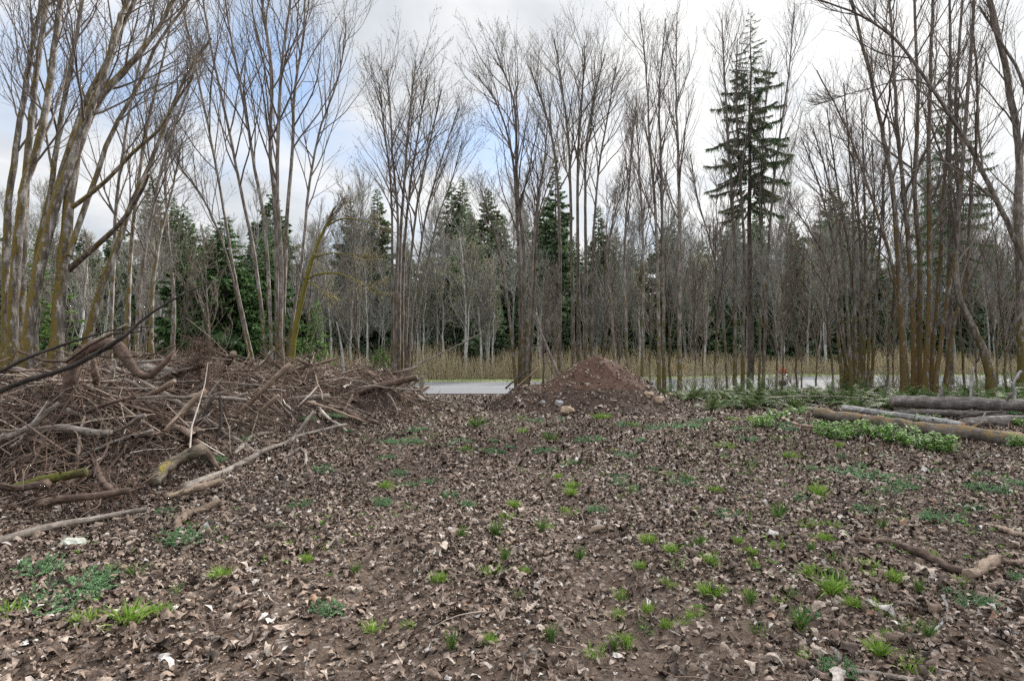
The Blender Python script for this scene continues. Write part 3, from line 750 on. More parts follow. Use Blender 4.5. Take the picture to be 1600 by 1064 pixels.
top = lambda px: 366 + 30 * math.sin(px * .013 + 1) + 22 * math.sin(px * .041)
sp = []
for row, (y, n) in enumerate([(44.5, 40), (51, 38), (62, 36), (74, 40), (90, 46)]):
    for i in range(n):
        px = -220 + 2040 * (i + rs.uniform(.1, .9)) / n; yy = y + rs.uniform(-2.5, 2.5)
        h = (HZ - top(px) - rs.uniform(-25, 60)) / F * yy + 1.5
        if row == 0: h *= rs.uniform(.45, .85)
        if row == 1: h *= rs.uniform(.65, 1.0)
        sp.append(((px - CX) / F * yy, yy, max(h, 4)))
place(fir, sp, [14.5, 12.5, 16.5, 9, 11])
for lab, px, tp, y in [('pointed fir standing highest above the wood between two bare maples', 738, 328, 55), ('dark spire-topped fir above the wood left of the vase-shaped maple', 590, 290, 52),
                       ('second dark spire-topped fir left of the vase-shaped maple', 548, 308, 53), ('fir top showing above the wood right of the mound maples', 935, 318, 50)]:
    h = (HZ - tp) / F * y + 1.5; dup(fir[0], ((px - CX) / F * y, y, 0), rs.uniform(0, 6), h / 14.5, lab, GF)
sp = []
for y, n, hs in [(40.5, 30, .74), (42.5, 36, .95), (47, 38, 1.08), (54, 40, 1.22), (66, 32, 1.4)]:
    for i in range(n):
        px = -200 + 2000 * (i + rs.uniform(-1.5, 2.5)) / n; yy = y + rs.uniform(-2.2, 2.2)
        sp.append(((px - CX) / F * yy, yy, hs * rs.uniform(.62, 1.2) * (1.1 if px > 1000 else 1)))
place(alder, sp, None)
sp = [((px - CX) / F * y, y, s) for px, y, s in [(646, 40.5, 1), (653, 40, 1), (662, 39.5, .9), (673, 41, 1.05), (684, 40, .9), (692, 39.6, 1), (712, 41, .9), (727, 39.3, 1.1), (737, 42, .9), (752, 40, 1), (762, 41, 1), (770, 40, .8),
      (505, 41, 1), (518, 40, .9), (548, 41, 1), (575, 40, 1), (845, 40, .9), (1000, 41, 1), (1085, 40, .9), (1100, 41, 1), (1225, 40, .8), (1262, 41, 1), (1290, 40, .9), (560, 42, .9), (160, 34, .9), (250, 36, 1), (290, 33, .8), (125, 31, .9)]]
place(birch, sp, None)
# thin leafless saplings on the near side of the road
GS = 'thin leafless saplings along the near side of the road'
sap = [sapling_proto('sapling', 'thin leafless sapling among others along the near side of the road', 'sapling', H, .10, M_['bark_brown'], 'twig', 'bud', GS, rb=.045, rt=.006, n1=14, lo=.2, L1=.28, n2=5, n3=4, up=.08, budsize=.025) for H in (4.5, 6, 7.5)]
sp = []
for px, y in [(848, 22), (862, 24), (944, 23), (970, 24), (1015, 23), (1048, 22.5), (1085, 22), (1098, 24), (1120, 22), (1212, 22.5), (1222, 21.6), (1245, 22), (1252, 23), (1275, 24), (1300, 23), (1395, 22), (1385, 20.5), (1505, 20), (1528, 19.5), (1560, 21), (1572, 19), (1582, 23),
              (150, 20), (225, 22), (285, 20), (330, 19), (560, 21), (40, 18), (110, 19), (475, 23)]:
    sp.append(((px - CX) / F * y, y, rs.uniform(.75, 1.15)))
place(sap, sp, None)

def shrub_proto(name, label, H, ns, group):
    root = empty(name, (0, 0, 0), label, 'shrub', group); b = MB(); tr = []
    S = np.stack([rng.normal(size=ns) * .12, rng.normal(size=ns) * .12, np.full(ns, -.05)], -1)
    A, Ar = grow(S, rng.normal(size=(ns, 3)) * [.35, .35, 0] + [0, 0, 1], H * rng.uniform(.6, 1.2, ns), rng.uniform(.006, .014, ns), np.full(ns, .003), 8, .08, 0); b.tubes(A, Ar, 4)
    b.build('stems', MAT['twig_pale'], root)
    b = MB(); S, D, r, u = kids(A, Ar, 12, .2, 1, .4, 1.0, .1); C, Cr = grow(S, D, H * .3 * rng.uniform(.5, 1.2, len(S)), np.full(len(S), .004), np.full(len(S), .002), 4, .14, .03); b.tubes(C, Cr, 3)
    e = C[:, 1:].reshape(-1, 3); b.blades(e, rng.normal(size=e.shape) + [0, 0, .3], rng.uniform(.02, .05, len(e)), rng.uniform(.006, .012, len(e)), 1, segs=1)
    b.build('crown', [MAT['twig_pale'], MAT['bud_yellow' if ns > 12 else 'weed']], root); return root
GU = 'leafless shrubs along the near roadside'
shp = [shrub_proto('shrub', 'low leafless roadside shrub with pale thin stems under the trees', H, n, GU) for H, n in ((1.0, 14), (.8, 10), (1.3, 16))]
sp = [((px - CX) / F * y, y, rs.uniform(.7, 1.15)) for px, y in [(1078, 21), (1100, 20.6), (1112, 22), (1205, 21.4), (1298, 20.8), (1310, 20.4), (1325, 20), (1378, 20), (1390, 19.6), (1402, 20), (1500, 19.8), (1520, 19.4), (1535, 20.4), (1560, 19), (1575, 19.8), (1590, 19.4),
      (948, 22.4), (990, 22.2), (1020, 22), (1050, 22), (860, 22.4), (1425, 20.2), (1445, 20.6), (1470, 20.2), (1345, 20.8), (1362, 21), (600, 19.6), (655, 21.6), (570, 19), (1240, 22.2), (1130, 21.5), (1170, 22)]]
place(shp, sp, None)

# ------------------------------------------------------------------ overhead cables beyond the road
for i, (py, lab) in enumerate([(455, 'highest thin dark cable strung in front of the far wood'), (499, 'middle thin dark cable strung in front of the far wood'), (540, 'lowest thin dark cable strung in front of the far wood')]):
    x = np.linspace(-60, 60, 40); z = CAMZ + (HZ - py) / F * 34 + .00035 * x * x
    b = MB(); b.tubes(np.stack([x, 0 * x + 34, z], -1)[None], np.full((1, 40), .011), 5); tag(b.build('overhead_cable', M_['wood_dark']), lab, 'cable', 'overhead cables along the road')

# ------------------------------------------------------------------ hydrant by the road
def mcol(name, c, r=.5): return material(name, lambda t, bs: (t.mix(.35, c, t.mix(t.noise(t.n('ShaderNodeTexCoord').outputs['Object'], 14, 5, .7), tuple(x * .5 for x in c), c)), None), r)
mcol('hydrant_red', (.5, .05, .03)); mcol('hydrant_white', (.7, .7, .68)); mcol('hydrant_dark', (.08, .08, .1))
hx, hy = P(1223, 590, 22.6)[:2]; hz = float(gh(hx, hy)); hr = empty('hydrant', (hx, hy, hz), 'small white hydrant with a red top beside the road', 'hydrant'); hr.scale = (1.3, 1.3, 1.3)


def lathe(name, prof, m, parent, loc=(0, 0, 0), S=14):
    b = MB(); a = np.arange(S) * 2 * np.pi / S
    v = np.array([[(r * np.cos(q), r * np.sin(q), z) for q in a] for r, z in prof]); k = len(prof)
    i = np.arange(S); j = (i + 1) % S
    b.add(v, np.concatenate([np.stack([r * S + i, r * S + j, (r + 1) * S + j, (r + 1) * S + i], -1) for r in range(k - 1)]))
    o = b.build(name, m, parent); return o


lathe('barrel', [(.001, -.05), (.13, -.05), (.13, .05), (.095, .06), (.095, .28), (.12, .29), (.12, .33), (.09, .34), (.09, .5), (.001, .5)], M_['hydrant_white'], hr)
lathe('band', [(.097, .15), (.1, .16), (.1, .26), (.097, .27)], M_['hydrant_dark'], hr)
lathe('bonnet', [(.125, .5), (.125, .54), (.1, .6), (.05, .66), (.03, .67), (.03, .71), (.001, .71)], M_['hydrant_red'], hr)
for s in (-1, 1):
    b = MB(); b.tubes(np.array([[[0, 0, .42], [s * .08, 0, .42], [s * .15, 0, .42]]]), np.full((1, 3), .045), 10, caps=True); b.build('outlet', M_['hydrant_white'], hr)

# ------------------------------------------------------------------ logs, branches, stones
def stick(name, label, cat, pts, w0, w1, m, ya=None, yb=None, sides=8, group=None, ends=None, k=16, rough=.10, lift=.0, twigs=0, wob=None):
    """pts in photo pixels; the distance comes from the ground it lies on unless given"""
    if wob is None: wob = .035 if (ends or name in ('log', 'pole')) else .10
    amp = .65 if (ends or name in ('log', 'pole')) else 1.0
    free = ya is None and yb is None
    ya = ya or hit(pts[0][0], pts[0][1] + w0 * .4); yb = yb or hit(pts[-1][0], pts[-1][1] + w1 * .4)
    n = len(pts)
    if free: ya = yb = 1
    c = [P(p[0], p[1], ya + (yb - ya) * i / (n - 1)) for i, p in enumerate(pts)]
    pt = resample(c, k)
    if free:                                             # lies on the ground all along: take each point's distance from the terrain
        px = resample([(p[0], p[1], 0) for p in pts], k); wd = np.linspace(w0, w1, k); ys = np.zeros(k)
        for i in range(k):
            y = hit(px[i, 0], px[i, 1]); ys[i] = hit(px[i, 0], px[i, 1], (.9 if name == 'pole' else .6) * wd[i] * y / F)
        ys = np.convolve(np.pad(ys, 2, 'edge'), np.ones(5) / 5, 'valid'); ya, yb = ys[0], ys[-1]
        pt = np.array([P(px[i, 0], px[i, 1], ys[i]) for i in range(k)])
    pt = pt; pt += rng.normal(size=pt.shape) * w1 * ya / F * wob
    t = np.linspace(0, 1, k); rd = (w0 * (1 - t) * ya + w1 * t * yb) / 2 / F
    rd = rd * (1 + amp * (.10 * np.sin(t * 9 + rng.uniform(0, 6)) + rng.normal(size=k) * .05))
    base = pt[0].copy(); b = MB(); b.tubes(pt[None], rd[None], sides, 0, rough, caps=2 if ends else True)
    if twigs:
        S, D, r, u = kids(pt[None], rd[None], twigs, .1, .95, .5, 1.2, .0)
        L = rng.uniform(.15, .6, twigs); A, Ar = grow(S, D, L, np.clip(r * .4, .003, .012), np.full(twigs, .002), 4, .15, -.02); b.tubes(A, Ar, 4, 0)
    if name in ('log', 'pole', 'wood_chunk', 'dead_log'):        # broken side stubs
        S, D, r, u = kids(pt[None], rd[None], 4, .08, .95, .7, 1.3, .3); L = r * rng.uniform(1.6, 3.2, 4)
        A, Ar = grow(S, D, L, r * rng.uniform(.3, .5, 4), r * .15, 3, .1, 0); b.tubes(A, Ar, 6, 0, .2, caps=True)
    q = Vector(pt[-1] - pt[0]).to_track_quat('X', 'Z'); Mi = np.array(q.to_matrix())
    b.v = [((v - base) @ Mi).astype(np.float32) for v in b.v]       # local X runs along the wood, so the grain does too
    o = b.build(name, [m, ends] if ends else m); o.location = tuple(base); o.rotation_euler = q.to_euler(); return tag(o, label, cat, group)


W = MAT
B = lambda *a, **k: stick('branch', *a, **k)
B('long dark bare branch sweeping up diagonally across the left slash heap', 'branch', [(-40, 624), (0, 611), (36, 596), (107, 575), (161, 546), (200, 521), (222, 500), (270, 468), (330, 440)], 11, 2, W['wood_dark'], ya=6.2, yb=6.6, twigs=7)
B('second thin dark branch arching low over the left heap', 'branch', [(-30, 595), (0, 581), (45, 558), (95, 540), (135, 527), (192, 513), (239, 511)], 7, 1.5, W['wood_dark'], ya=6.5, yb=7, twigs=6)
stick('dead_log', 'thick bent dead trunk looping over like an arch on the left heap', 'dead trunk', [(105, 645), (108, 612), (111, 590), (116, 566), (134, 547), (161, 537), (184, 540), (198, 562), (214, 582), (231, 589), (252, 573), (271, 551)], 25, 8, W['wood_brown'], ya=7.6, yb=7.6, sides=10, k=26)
B('stub leaning under the arched dead trunk', 'branch', [(158, 625), (150, 590), (145, 563)], 12, 9, W['wood_brown'], ya=8, yb=8)
B('pale twisted stub standing beside the arched dead trunk', 'branch', [(166, 620), (175, 590), (178, 560)], 8, 6, W['wood_grey'], ya=8.2, yb=8.2)
B('pale pole slanting up out of the left heap at the picture edge', 'branch', [(-30, 696), (0, 686), (21, 678), (54, 661), (92, 630)], 12, 8, W['wood_grey'], ya=6.6, yb=7)
stick('log', 'short thick grey log lying level in the left heap', 'log', [(30, 680), (54, 675), (89, 668), (136, 675), (174, 676)], 14, 11, W['wood_grey'], ya=7, yb=7.1, twigs=4)
stick('log', 'smooth tan log lying in the middle of the left heap', 'log', [(185, 666), (229, 657), (271, 648), (309, 642)], 13, 15, W['wood_tan'], ya=8.2, yb=8.8)
stick('log', 'log covered in bright green moss in the dark hollow of the heap', 'log', [(22, 762), (71, 750), (135, 737)], 15, 14, W['wood_mossgreen'], ya=6, yb=6.1, sides=10)
stick('log', 'grey-brown log lying in front of the green mossy log', 'log', [(60, 787), (82, 782), (143, 775), (203, 766)], 14, 11, W['wood_brown'], ya=5.6, yb=6)
stick('pole', 'long pale peeled pole lying in front of the heap at the left edge', 'pole', [(-30, 852), (0, 845), (71, 825), (143, 811), (229, 795)], 16, 8, W['wood_grey'], sides=9)
stick('log', 'yellow-mossed broken stump piece slanting out of the heap', 'log', [(240, 756), (252, 738), (264, 726), (285, 714), (318, 700)], 17, 17, W['wood_mossy'], ya=6.5, yb=7.4, sides=9, rough=.25)
B('long weathered log pointing from the heap toward the dirt track', 'branch', [(285, 764), (300, 756), (342, 742), (385, 720), (418, 701), (441, 694), (469, 680), (503, 672), (544, 662)], 13, 4, W['wood_grey'], twigs=5, lift=.1)
stick('log', 'splintered grey trunk lying on top of the heap', 'log', [(360, 654), (373, 649), (413, 635), (458, 624), (514, 619)], 15, 8, W['wood_grey'], ya=10.5, yb=12.2)
B('dark hooked branch standing upright in the heap', 'branch', [(342, 613), (345, 640), (344, 665), (337, 693)], 5, 4, W['wood_dark'], ya=8.6, yb=8.2)
B('dark curved branch leaning up to the hooked one', 'branch', [(255, 690), (290, 676), (318, 650), (336, 612)], 6, 4, W['wood_dark'], ya=7.9, yb=8.4)
B('brown upright stub in front of the dead conifer brush', 'branch', [(322, 630), (324, 600), (326, 565)], 7, 5, W['wood_brown'], ya=8.9, yb=8.9)
B('long thin grey pole lying level across the top of the heap', 'branch', [(195, 599), (300, 596), (348, 597), (424, 604)], 4, 3, W['wood_grey'], ya=9.2, yb=10.5)
B('thin pale stick sticking out level above the heap', 'branch', [(210, 566), (300, 560), (362, 562)], 4, 2, W['wood_grey'], ya=9.6, yb=10)
B('grey forked stick standing up from the long weathered log', 'branch', [(454, 690), (468, 672), (491, 643)], 7, 5, W['wood_grey'], ya=9, yb=9.3)
B('crooked pale stick lying beside the long weathered log', 'branch', [(365, 709), (380, 695), (396, 680), (426, 676)], 7, 5, W['wood_grey'])
B('dark stick lying apart on the leaves in front of the heap', 'branch', [(401, 800), (430, 768), (456, 744)], 6, 3, W['wood_dark'], lift=.05)
stick('wood_chunk', 'splintered pale chunk of wood beside the green weeds', 'wood chunk', [(272, 828), (284, 812), (300, 800), (341, 785)], 9, 14, W['wood_raw'], sides=6, rough=.3)
stick('log', 'reddish-tan split log lying below the yellow-mossed stump piece', 'log', [(258, 777), (300, 765), (346, 752)], 11, 12, W['wood_raw'], ya=6.2, yb=6.7, sides=6, rough=.2)
B('curved root lying on bare soil behind the peeled pole', 'branch', [(199, 806), (206, 820), (222, 826), (262, 824)], 6, 4, W['wood_brown'])
B('thin straight stick lying on the leaves right of the weeds', 'branch', [(311, 819), (350, 813), (405, 811)], 4, 3, W['wood_brown'])
B('white dead sapling stem standing upright on the heap', 'branch', [(537, 600), (535, 560), (531, 530), (526, 503)], 5, 2, W['wood_birch'], ya=14.5, yb=14.5)
B('short white branch lying below the upright white stem', 'branch', [(534, 609), (545, 601), (557, 596)], 4, 4, W['wood_birch'], ya=13.8, yb=13.8)
B('long brown sticks end poking right from the heap centre', 'branch', [(482, 628), (520, 640), (574, 660)], 5, 3, W['wood_tan'], ya=11.5, yb=11)
B('slender pale leaning pole from the maple foot up to the right', 'branch', [(636, 577), (690, 552), (752, 521)], 3, 1.6, W['wood_grey'], ya=20.5, yb=21)
B('thin pale stick crossing the foot of the maple by the mound', 'branch', [(800, 612), (815, 598), (842, 574)], 3, 2, W['wood_tan'], ya=18.6, yb=18.6)
B('dark stick leaning on the low bump left of the mound', 'branch', [(790, 607), (805, 594), (830, 577)], 3, 2, W['wood_dark'], ya=18.4, yb=18.8)
B('grey broken branch standing at the back left of the mound', 'branch', [(874, 588), (862, 560), (846, 520), (838, 488)], 5, 3, W['wood_grey'], ya=20.5, yb=21)
B('grey root sticking out of the heap at its front slope', 'branch', [(476, 730), (478, 712), (470, 700), (460, 706)], 5, 4, W['wood_grey'])
B('mid-size dark stick leaning against the earth slope', 'branch', [(425, 715), (436, 735), (446, 748)], 5, 4, W['wood_brown'])
# right-hand logs
stick('log', 'large grey alder log lying on top of the other logs at right', 'log', [(1396, 627), (1470, 629), (1560, 632), (1690, 636)], 19, 22, W['wood_alder'], ya=14.6, yb=14.0, sides=14, ends=W['cut_end_grey'], k=24, rough=.03)
stick('log', 'big mossy log nearest the clearing with nettles growing along it', 'log', [(1276, 645), (1350, 657), (1468, 673), (1600, 690), (1680, 700)], 15, 31, W['wood_mossorange'], ya=13.2, yb=9.0, sides=14, ends=W['cut_end_grey'], k=30, rough=.06)
stick('log', 'thin white birch log with an orange sawn end', 'log', [(1316, 637), (1390, 647), (1450, 656), (1506, 664)], 10, 10, W['wood_birch'], ya=14, yb=11.7, sides=12, ends=W['cut_end'], k=20, rough=.03)
stick('log', 'grey log under the large alder log', 'log', [(1398, 643), (1470, 645), (1570, 648)], 10, 10, W['wood_alder'], ya=14.6, yb=13.8, sides=12, ends=W['cut_end_grey'], rough=.04)
stick('log', 'stout grey log ending behind the orange sawn end', 'log', [(1508, 661), (1560, 658), (1680, 655)], 17, 17, W['wood_alder'], ya=12.4, yb=12.8, sides=12, ends=W['cut_end_grey'], rough=.04)
B('dark thin branch lying across the stacked logs', 'branch', [(1495, 653), (1530, 647), (1568, 643)], 5, 3, W['wood_dark'], ya=12.8, yb=13)
B('split brown plank-like slab at the tip of the mossy log', 'branch', [(1224, 654), (1240, 662), (1276, 669)], 6, 6, W['wood_tan'], sides=5)
B('dark slab lying beside the tan split slab', 'branch', [(1236, 666), (1250, 670), (1268, 671)], 5, 4, W['wood_brown'], sides=5)
B('very thin pole lying level in front of the ferns', 'branch', [(1190, 621), (1285, 619), (1378, 624)], 2.5, 1.6, W['wood_grey'], ya=17, yb=16.5)
B('straight white stub standing behind the large alder log', 'branch', [(1516, 628), (1518, 600), (1521, 573)], 4, 2.5, W['wood_birch'], ya=15, yb=15)
B('crooked white stub standing near the right edge', 'branch', [(1584, 628), (1585, 612), (1583, 600), (1595, 580)], 5, 3.5, W['wood_birch'], ya=15, yb=15)
# right foreground wood
stick('root', 'weathered grey-brown root lying across the right foreground', 'root', [(1336, 842), (1387, 846), (1426, 860), (1471, 880), (1515, 897)], 9, 14, W['wood_brown'], sides=7, rough=.22)
stick('wood_chunk', 'broken brown wood chunk at the thick end of the weathered root', 'wood chunk', [(1514, 900), (1540, 884), (1562, 872)], 18, 16, W['wood_tan'], sides=7, rough=.2)
B('brown branch running from the broken chunk off the right edge', 'branch', [(1560, 873), (1580, 880), (1620, 876)], 10, 10, W['wood_brown'])
B('pale branch stub lying at the right edge above the chunk', 'branch', [(1553, 821), (1575, 829), (1620, 842)], 8, 9, W['wood_tan'])
B('pale weathered stick lying level in the right foreground', 'branch', [(1281, 908), (1320, 909), (1362, 914)], 6, 9, W['wood_grey'])
B('split tan stick lying right of the pale weathered one', 'branch', [(1380, 902), (1412, 910), (1448, 928)], 8, 7, W['wood_tan'], sides=5, rough=.2)
B('thin pale crooked twig bent downward in the right foreground', 'branch', [(1474, 930), (1480, 955), (1468, 978), (1452, 990)], 5, 4, W['wood_birch'])
B('straight grey stick running to the right edge of the foreground', 'branch', [(1532, 923), (1565, 935), (1612, 949)], 5, 7, W['wood_grey'])
B('smooth grey stick at the bottom edge', 'branch', [(1326, 1046), (1370, 1053), (1440, 1064)], 8, 9, W['wood_grey'])
B('stubby reddish-brown stick in the lower right corner', 'branch', [(1450, 1044), (1464, 1030), (1480, 1018)], 9, 8, W['wood_brown'])
B('thin dark stick lying flat beyond the middle of the clearing', 'branch', [(950, 708), (990, 706), (1042, 705)], 4, 3, W['wood_dark'])
B('short tan stub of wood lying beside the wheel rut', 'branch', [(920, 830), (930, 827), (945, 823)], 9, 9, W['wood_tan'], k=6)
B('slim pale twig in the middle foreground', 'branch', [(655, 898), (660, 880), (672, 862)], 4, 3, W['wood_grey'])
B('thin twig standing out of the leaves near the lower left', 'branch', [(476, 1060), (478, 1040), (484, 1018)], 4, 3, W['wood_grey'])
B('thin grey twig lying left of the lower right grass', 'branch', [(1022, 962), (1040, 980), (1064, 994)], 3, 3, W['wood_grey'])
B('thin straight stick at the left edge near the weed patch', 'branch', [(-10, 878), (40, 876), (98, 873)], 4, 3, W['wood_brown'])
B('brown stick lying below the green weed patch at lower left', 'branch', [(-10, 990), (40, 978), (105, 963)], 6, 4, W['wood_brown'])


def rock(label, px, py, w, h, m, name='rock', y=None):
    y = y or hit(px, py + h * .45); c = P(px, py, y); s = w / 2 * y / F; hz_ = h / 2 * y / F; c[2] = float(surf(c[0], y)) + hz_ * .45
    n = 8; k = 10; th = np.linspace(0, np.pi, n); ph = np.arange(k) * 2 * np.pi / k
    X = np.sin(th)[:, None] * np.cos(ph)[None]; Y = np.sin(th)[:, None] * np.sin(ph)[None]; Z = np.cos(th)[:, None] + 0 * ph[None]
    sd = rng.integers(0, 99); r = 1 + .95 * fbm(X * 1.9 + 5, Y * 1.9 + Z * 2.3 + 9, sd, 4) ; r = np.where(np.sin(th)[:, None] < 1e-6, r.mean(), r)
    V = np.stack([X * r * s, Y * r * s * .8, np.clip(Z, -.8, .8) * r * hz_ * 1.15], -1); b = MB()
    i = np.arange(n - 1)[:, None] * k + np.arange(k)[None]; j = np.arange(n - 1)[:, None] * k + (np.arange(k) + 1)[None] % k
    b.add(V, np.stack([i, j, j + k, i + k], -1).reshape(-1, 4)); o = b.build(name, m, smooth=False); o.location = tuple(c); bv = o.modifiers.new('bevel', 'BEVEL'); bv.width = s * .12; bv.segments = 2; return tag(o, label, 'rock')


rock('pale flat stone on bare soil below the peeled pole', 113, 846, 36, 17, W['rock_pale'])
rock('tan rock lying in front of the dirt mound', 886, 640, 22, 13, W['rock_tan']); rock('grey angular rock beside the tan one at the mound foot', 874, 628, 15, 10, W['rock_grey'])
rock('small grey rock at the left foot of the mound', 848, 628, 10, 7, W['rock_grey']); rock('brown rock at the right foot of the mound', 1013, 615, 16, 11, W['rock_tan'])
rock('larger pale tan rock right of the mound', 1030, 622, 19, 11, W['rock_tan']); rock('tan rock furthest right of the mound near the ferns', 1045, 616, 16, 9, W['rock_tan'])
for lab, px, py, w, h, m, y in [('yellowish boulder on top of the heap left of the white stem', 511, 593, 15, 13, 'rock_tan', 14.3), ('broad tan boulder beside the white stem', 530, 589, 22, 14, 'rock_tan', 14.6),
                                ('flat tan boulder right of the white stem', 548, 593, 14, 9, 'rock_tan', 14.5), ('orange stump lump at the back of the heap', 525, 571, 12, 14, 'stump_orange', 15.2), ('dark lump beside the orange stump', 515, 578, 12, 10, 'rock_grey', 15),
                                ('pale tan stone near the right end of the heap', 585, 595, 13, 10, 'rock_tan', 14.8), ('round grey boulder at the right end of the heap', 612, 605, 17, 15, 'rock_grey', 14.8), ('tan boulder below the round grey one', 626, 615, 15, 12, 'rock_tan', 14.6),
                                ('small pale stone low on the heap slope', 368, 664, 5, 5, 'rock_pale', None)]:
    rock(lab, px, py, w, h, W[m], y=y)

# the tangle of brush on the heap: nobody could count it
def brush(n, L, r, m, name, label, spread=.2, seed_edge=0.02, thick=1.0, flat=.35, K=5, S=4):
    b = MB(); out = 0
    x = rng.uniform(-15, -1.9, n * 4); y = rng.uniform(4.4, 19, n * 4); w = pile(x, y)
    pr = np.clip(w * 1.6, 0, 1) * np.where(np.abs(x / y) < 1.0, 1, .25); k = rng.random(n * 4) < pr
    x, y = x[k][:n], y[k][:n]; n = len(x); z = surf(x, y)
    e = .25; nx = (surf(x + e, y) - surf(x - e, y)) / (2 * e); ny = (surf(x, y + e) - surf(x, y - e)) / (2 * e)
    az = rng.normal(size=n) * .8 + np.where(rng.random(n) < .7, .15, 1.6); d = np.stack([np.cos(az), np.sin(az), 0 * az], -1) * np.where(rng.random(n) < .5, 1, -1)[:, None]
    d[:, 2] = d[:, 0] * nx + d[:, 1] * ny + rng.normal(size=n) * flat
    l = rng.gamma(2.2, L / 2.2, n) + .1
    st = np.stack([x, y, z + rng.random(n) ** 1.6 * spread], -1) - unit(d) * (l * .5)[:, None]
    r0 = r * rng.gamma(2.5, .4, n) + .002
    A, Ar = grow(st, d, l, r0, r0 * .45, K, .16, 0); b.tubes(A, Ar, S, 0, .1)
    return tag(b.build(name, m), label, 'brush', kind='stuff')


brush(1500, 1.1, .013, W['brush_wood'], 'brush', 'tangle of grey and brown dead branches covering the heap', .24, flat=.2)
brush(5200, .6, .0055, W['brush_wood'], 'brush', 'fine twigs and dead shoots matted over the heap', .24, K=4, S=3, flat=.35)
brush(6000, .32, .005, W['brush_root'], 'brush', 'fine reddish roots and bark shreds in the heap', .26, K=4, S=3, flat=.6)
# stout broken logs lying through the tangle, each its own thing
lp = []
for i in range(6):
    b = MB(); L = rng.uniform(1.2, 2.6); r0 = rng.uniform(.045, .085)
    A, Ar = grow(np.array([[-L / 2, 0, 0]]), np.array([[1, 0, 0]]), np.array([L]), np.array([r0]), np.array([r0 * .7]), 16, .04, 0)
    e = np.array([1.0] * 14 + [.85, .5, .16])[None]; b.tubes(A, Ar * e * (1 + rng.normal(size=Ar.shape) * .10), 10, 0, .22, caps=2); S, D, r, u = kids(A, Ar, 5, .1, .95, .6, 1.2, .2)
    C, Cr = grow(S, D, rng.uniform(.08, .5, 5), r * .4, np.full(5, .006), 5, .12, 0); b.tubes(C, Cr, 6, 0, .1, caps=True)
    lp.append(b.build('log', [W[('wood_grey', 'wood_brown', 'wood_tan')[i % 3]], W['wood_raw']]))
LL = ['stout grey broken log lying half buried in the slash heap', 'stout brown broken log lying half buried in the slash heap', 'stout tan broken log lying half buried in the slash heap']
k = 0
while k < 34:
    x, y = rng.uniform(-11, -2), rng.uniform(5, 17)
    if float(pile(x, y)) < .1 or abs(x / y) > .95: continue
    o = lp[k] if k < 6 else lp[k % 6].copy()
    if k >= 6: COL.objects.link(o)
    gx = (float(surf(x + .5, y)) - float(surf(x - .5, y))); az = rng.normal() * .6
    o.location = (x, y, float(surf(x, y)) + rng.uniform(.02, .16)); o.rotation_euler = (rng.uniform(0, 6.28), -math.atan(gx) * math.cos(az) + rng.normal() * .08, az + (3.14 if rng.random() < .5 else 0))
    tag(o, LL[k % 3], 'log', 'stout broken logs in the slash heap'); k += 1
# thicker dead limbs lying through the tangle, each its own thing
bp = []
for i in range(9):
    b = MB(); L = rng.uniform(1.1, 2.2); n = 12
    A, Ar = grow(np.array([[-L / 2, 0, 0]]), np.array([[1, 0, .05]]), np.array([L]), np.array([rng.uniform(.022, .045)]), np.array([.01]), n, .12, 0)
    b.tubes(A, Ar * (1 + rng.normal(size=Ar.shape) * .13), 7, 0, .16, caps=True); S, D, r, u = kids(A, Ar, 4, .2, .95, .5, 1.0, .2)
    C, Cr = grow(S, D, rng.uniform(.2, .7, 4), r * .5, np.full(4, .004), 5, .14, 0); b.tubes(C, Cr, 5)
    o = b.build('branch', W[('wood_grey', 'wood_brown', 'wood_tan')[i % 3]]); bp.append(o)
BL = ['grey weathered limb lying loose in the tangle of the left slash heap', 'brown limb lying loose in the tangle of the left slash heap', 'tan barkless limb lying loose in the tangle of the left slash heap']
k = 0
while k < 150:
    x, y = rng.uniform(-12, -2), rng.uniform(4.5, 18)
    if float(pile(x, y)) < .07 or abs(x / y) > .95: continue
    p = bp[k % 9]; o = p if k < 9 else p.copy()
    if k >= 9: COL.objects.link(o)
    gx = (float(surf(x + .4, y)) - float(surf(x - .4, y))) / .8; az = rng.normal() * .7
    o.location = (x, y, float(surf(x, y)) + rng.uniform(.03, .2)); o.rotation_euler = (rng.uniform(0, 6.28), -math.atan(gx) * math.cos(az) + rng.normal() * .16, az + (3.14 if rng.random() < .5 else 0))
    tag(o, BL[k % 3], 'branch', 'loose limbs in the slash heap'); k += 1
# dead reddish conifer top standing on the heap
g = P(312, 632, 9.8); root = empty('dead_conifer', g, 'reddish brown dead conifer brush standing on the slash heap', 'dead conifer')
b = MB(); tr = np.array([g, g + [.02, 0, .5], g + [.0, 0, 1.0]]); b.tubes(tr[None], np.array([[.03, .02, .008]]), 6); b.build('trunk', W['wood_brown'], root, g)
b = MB(); S, D, r, u = kids(resample(tr, 10)[None], np.full((1, 10), .02), 90, .02, 1, .7, 1.4, -.1)
A, Ar = grow(S, D, (.55 * (1.1 - u) + .1), np.full(90, .005), np.full(90, .002), 5, .12, -.03); b.tubes(A, Ar, 3)
S, D, r, u = kids(A, Ar, 14, .1, 1, .5, 1.1, -.1); A2, A2r = grow(S, D, rng.uniform(.08, .22, len(S)), np.full(len(S), .003), np.full(len(S), .0015), 3, .2, -.05); b.tubes(A2, A2r, 3)
b.build('crown', W['brush_root'], root, g)
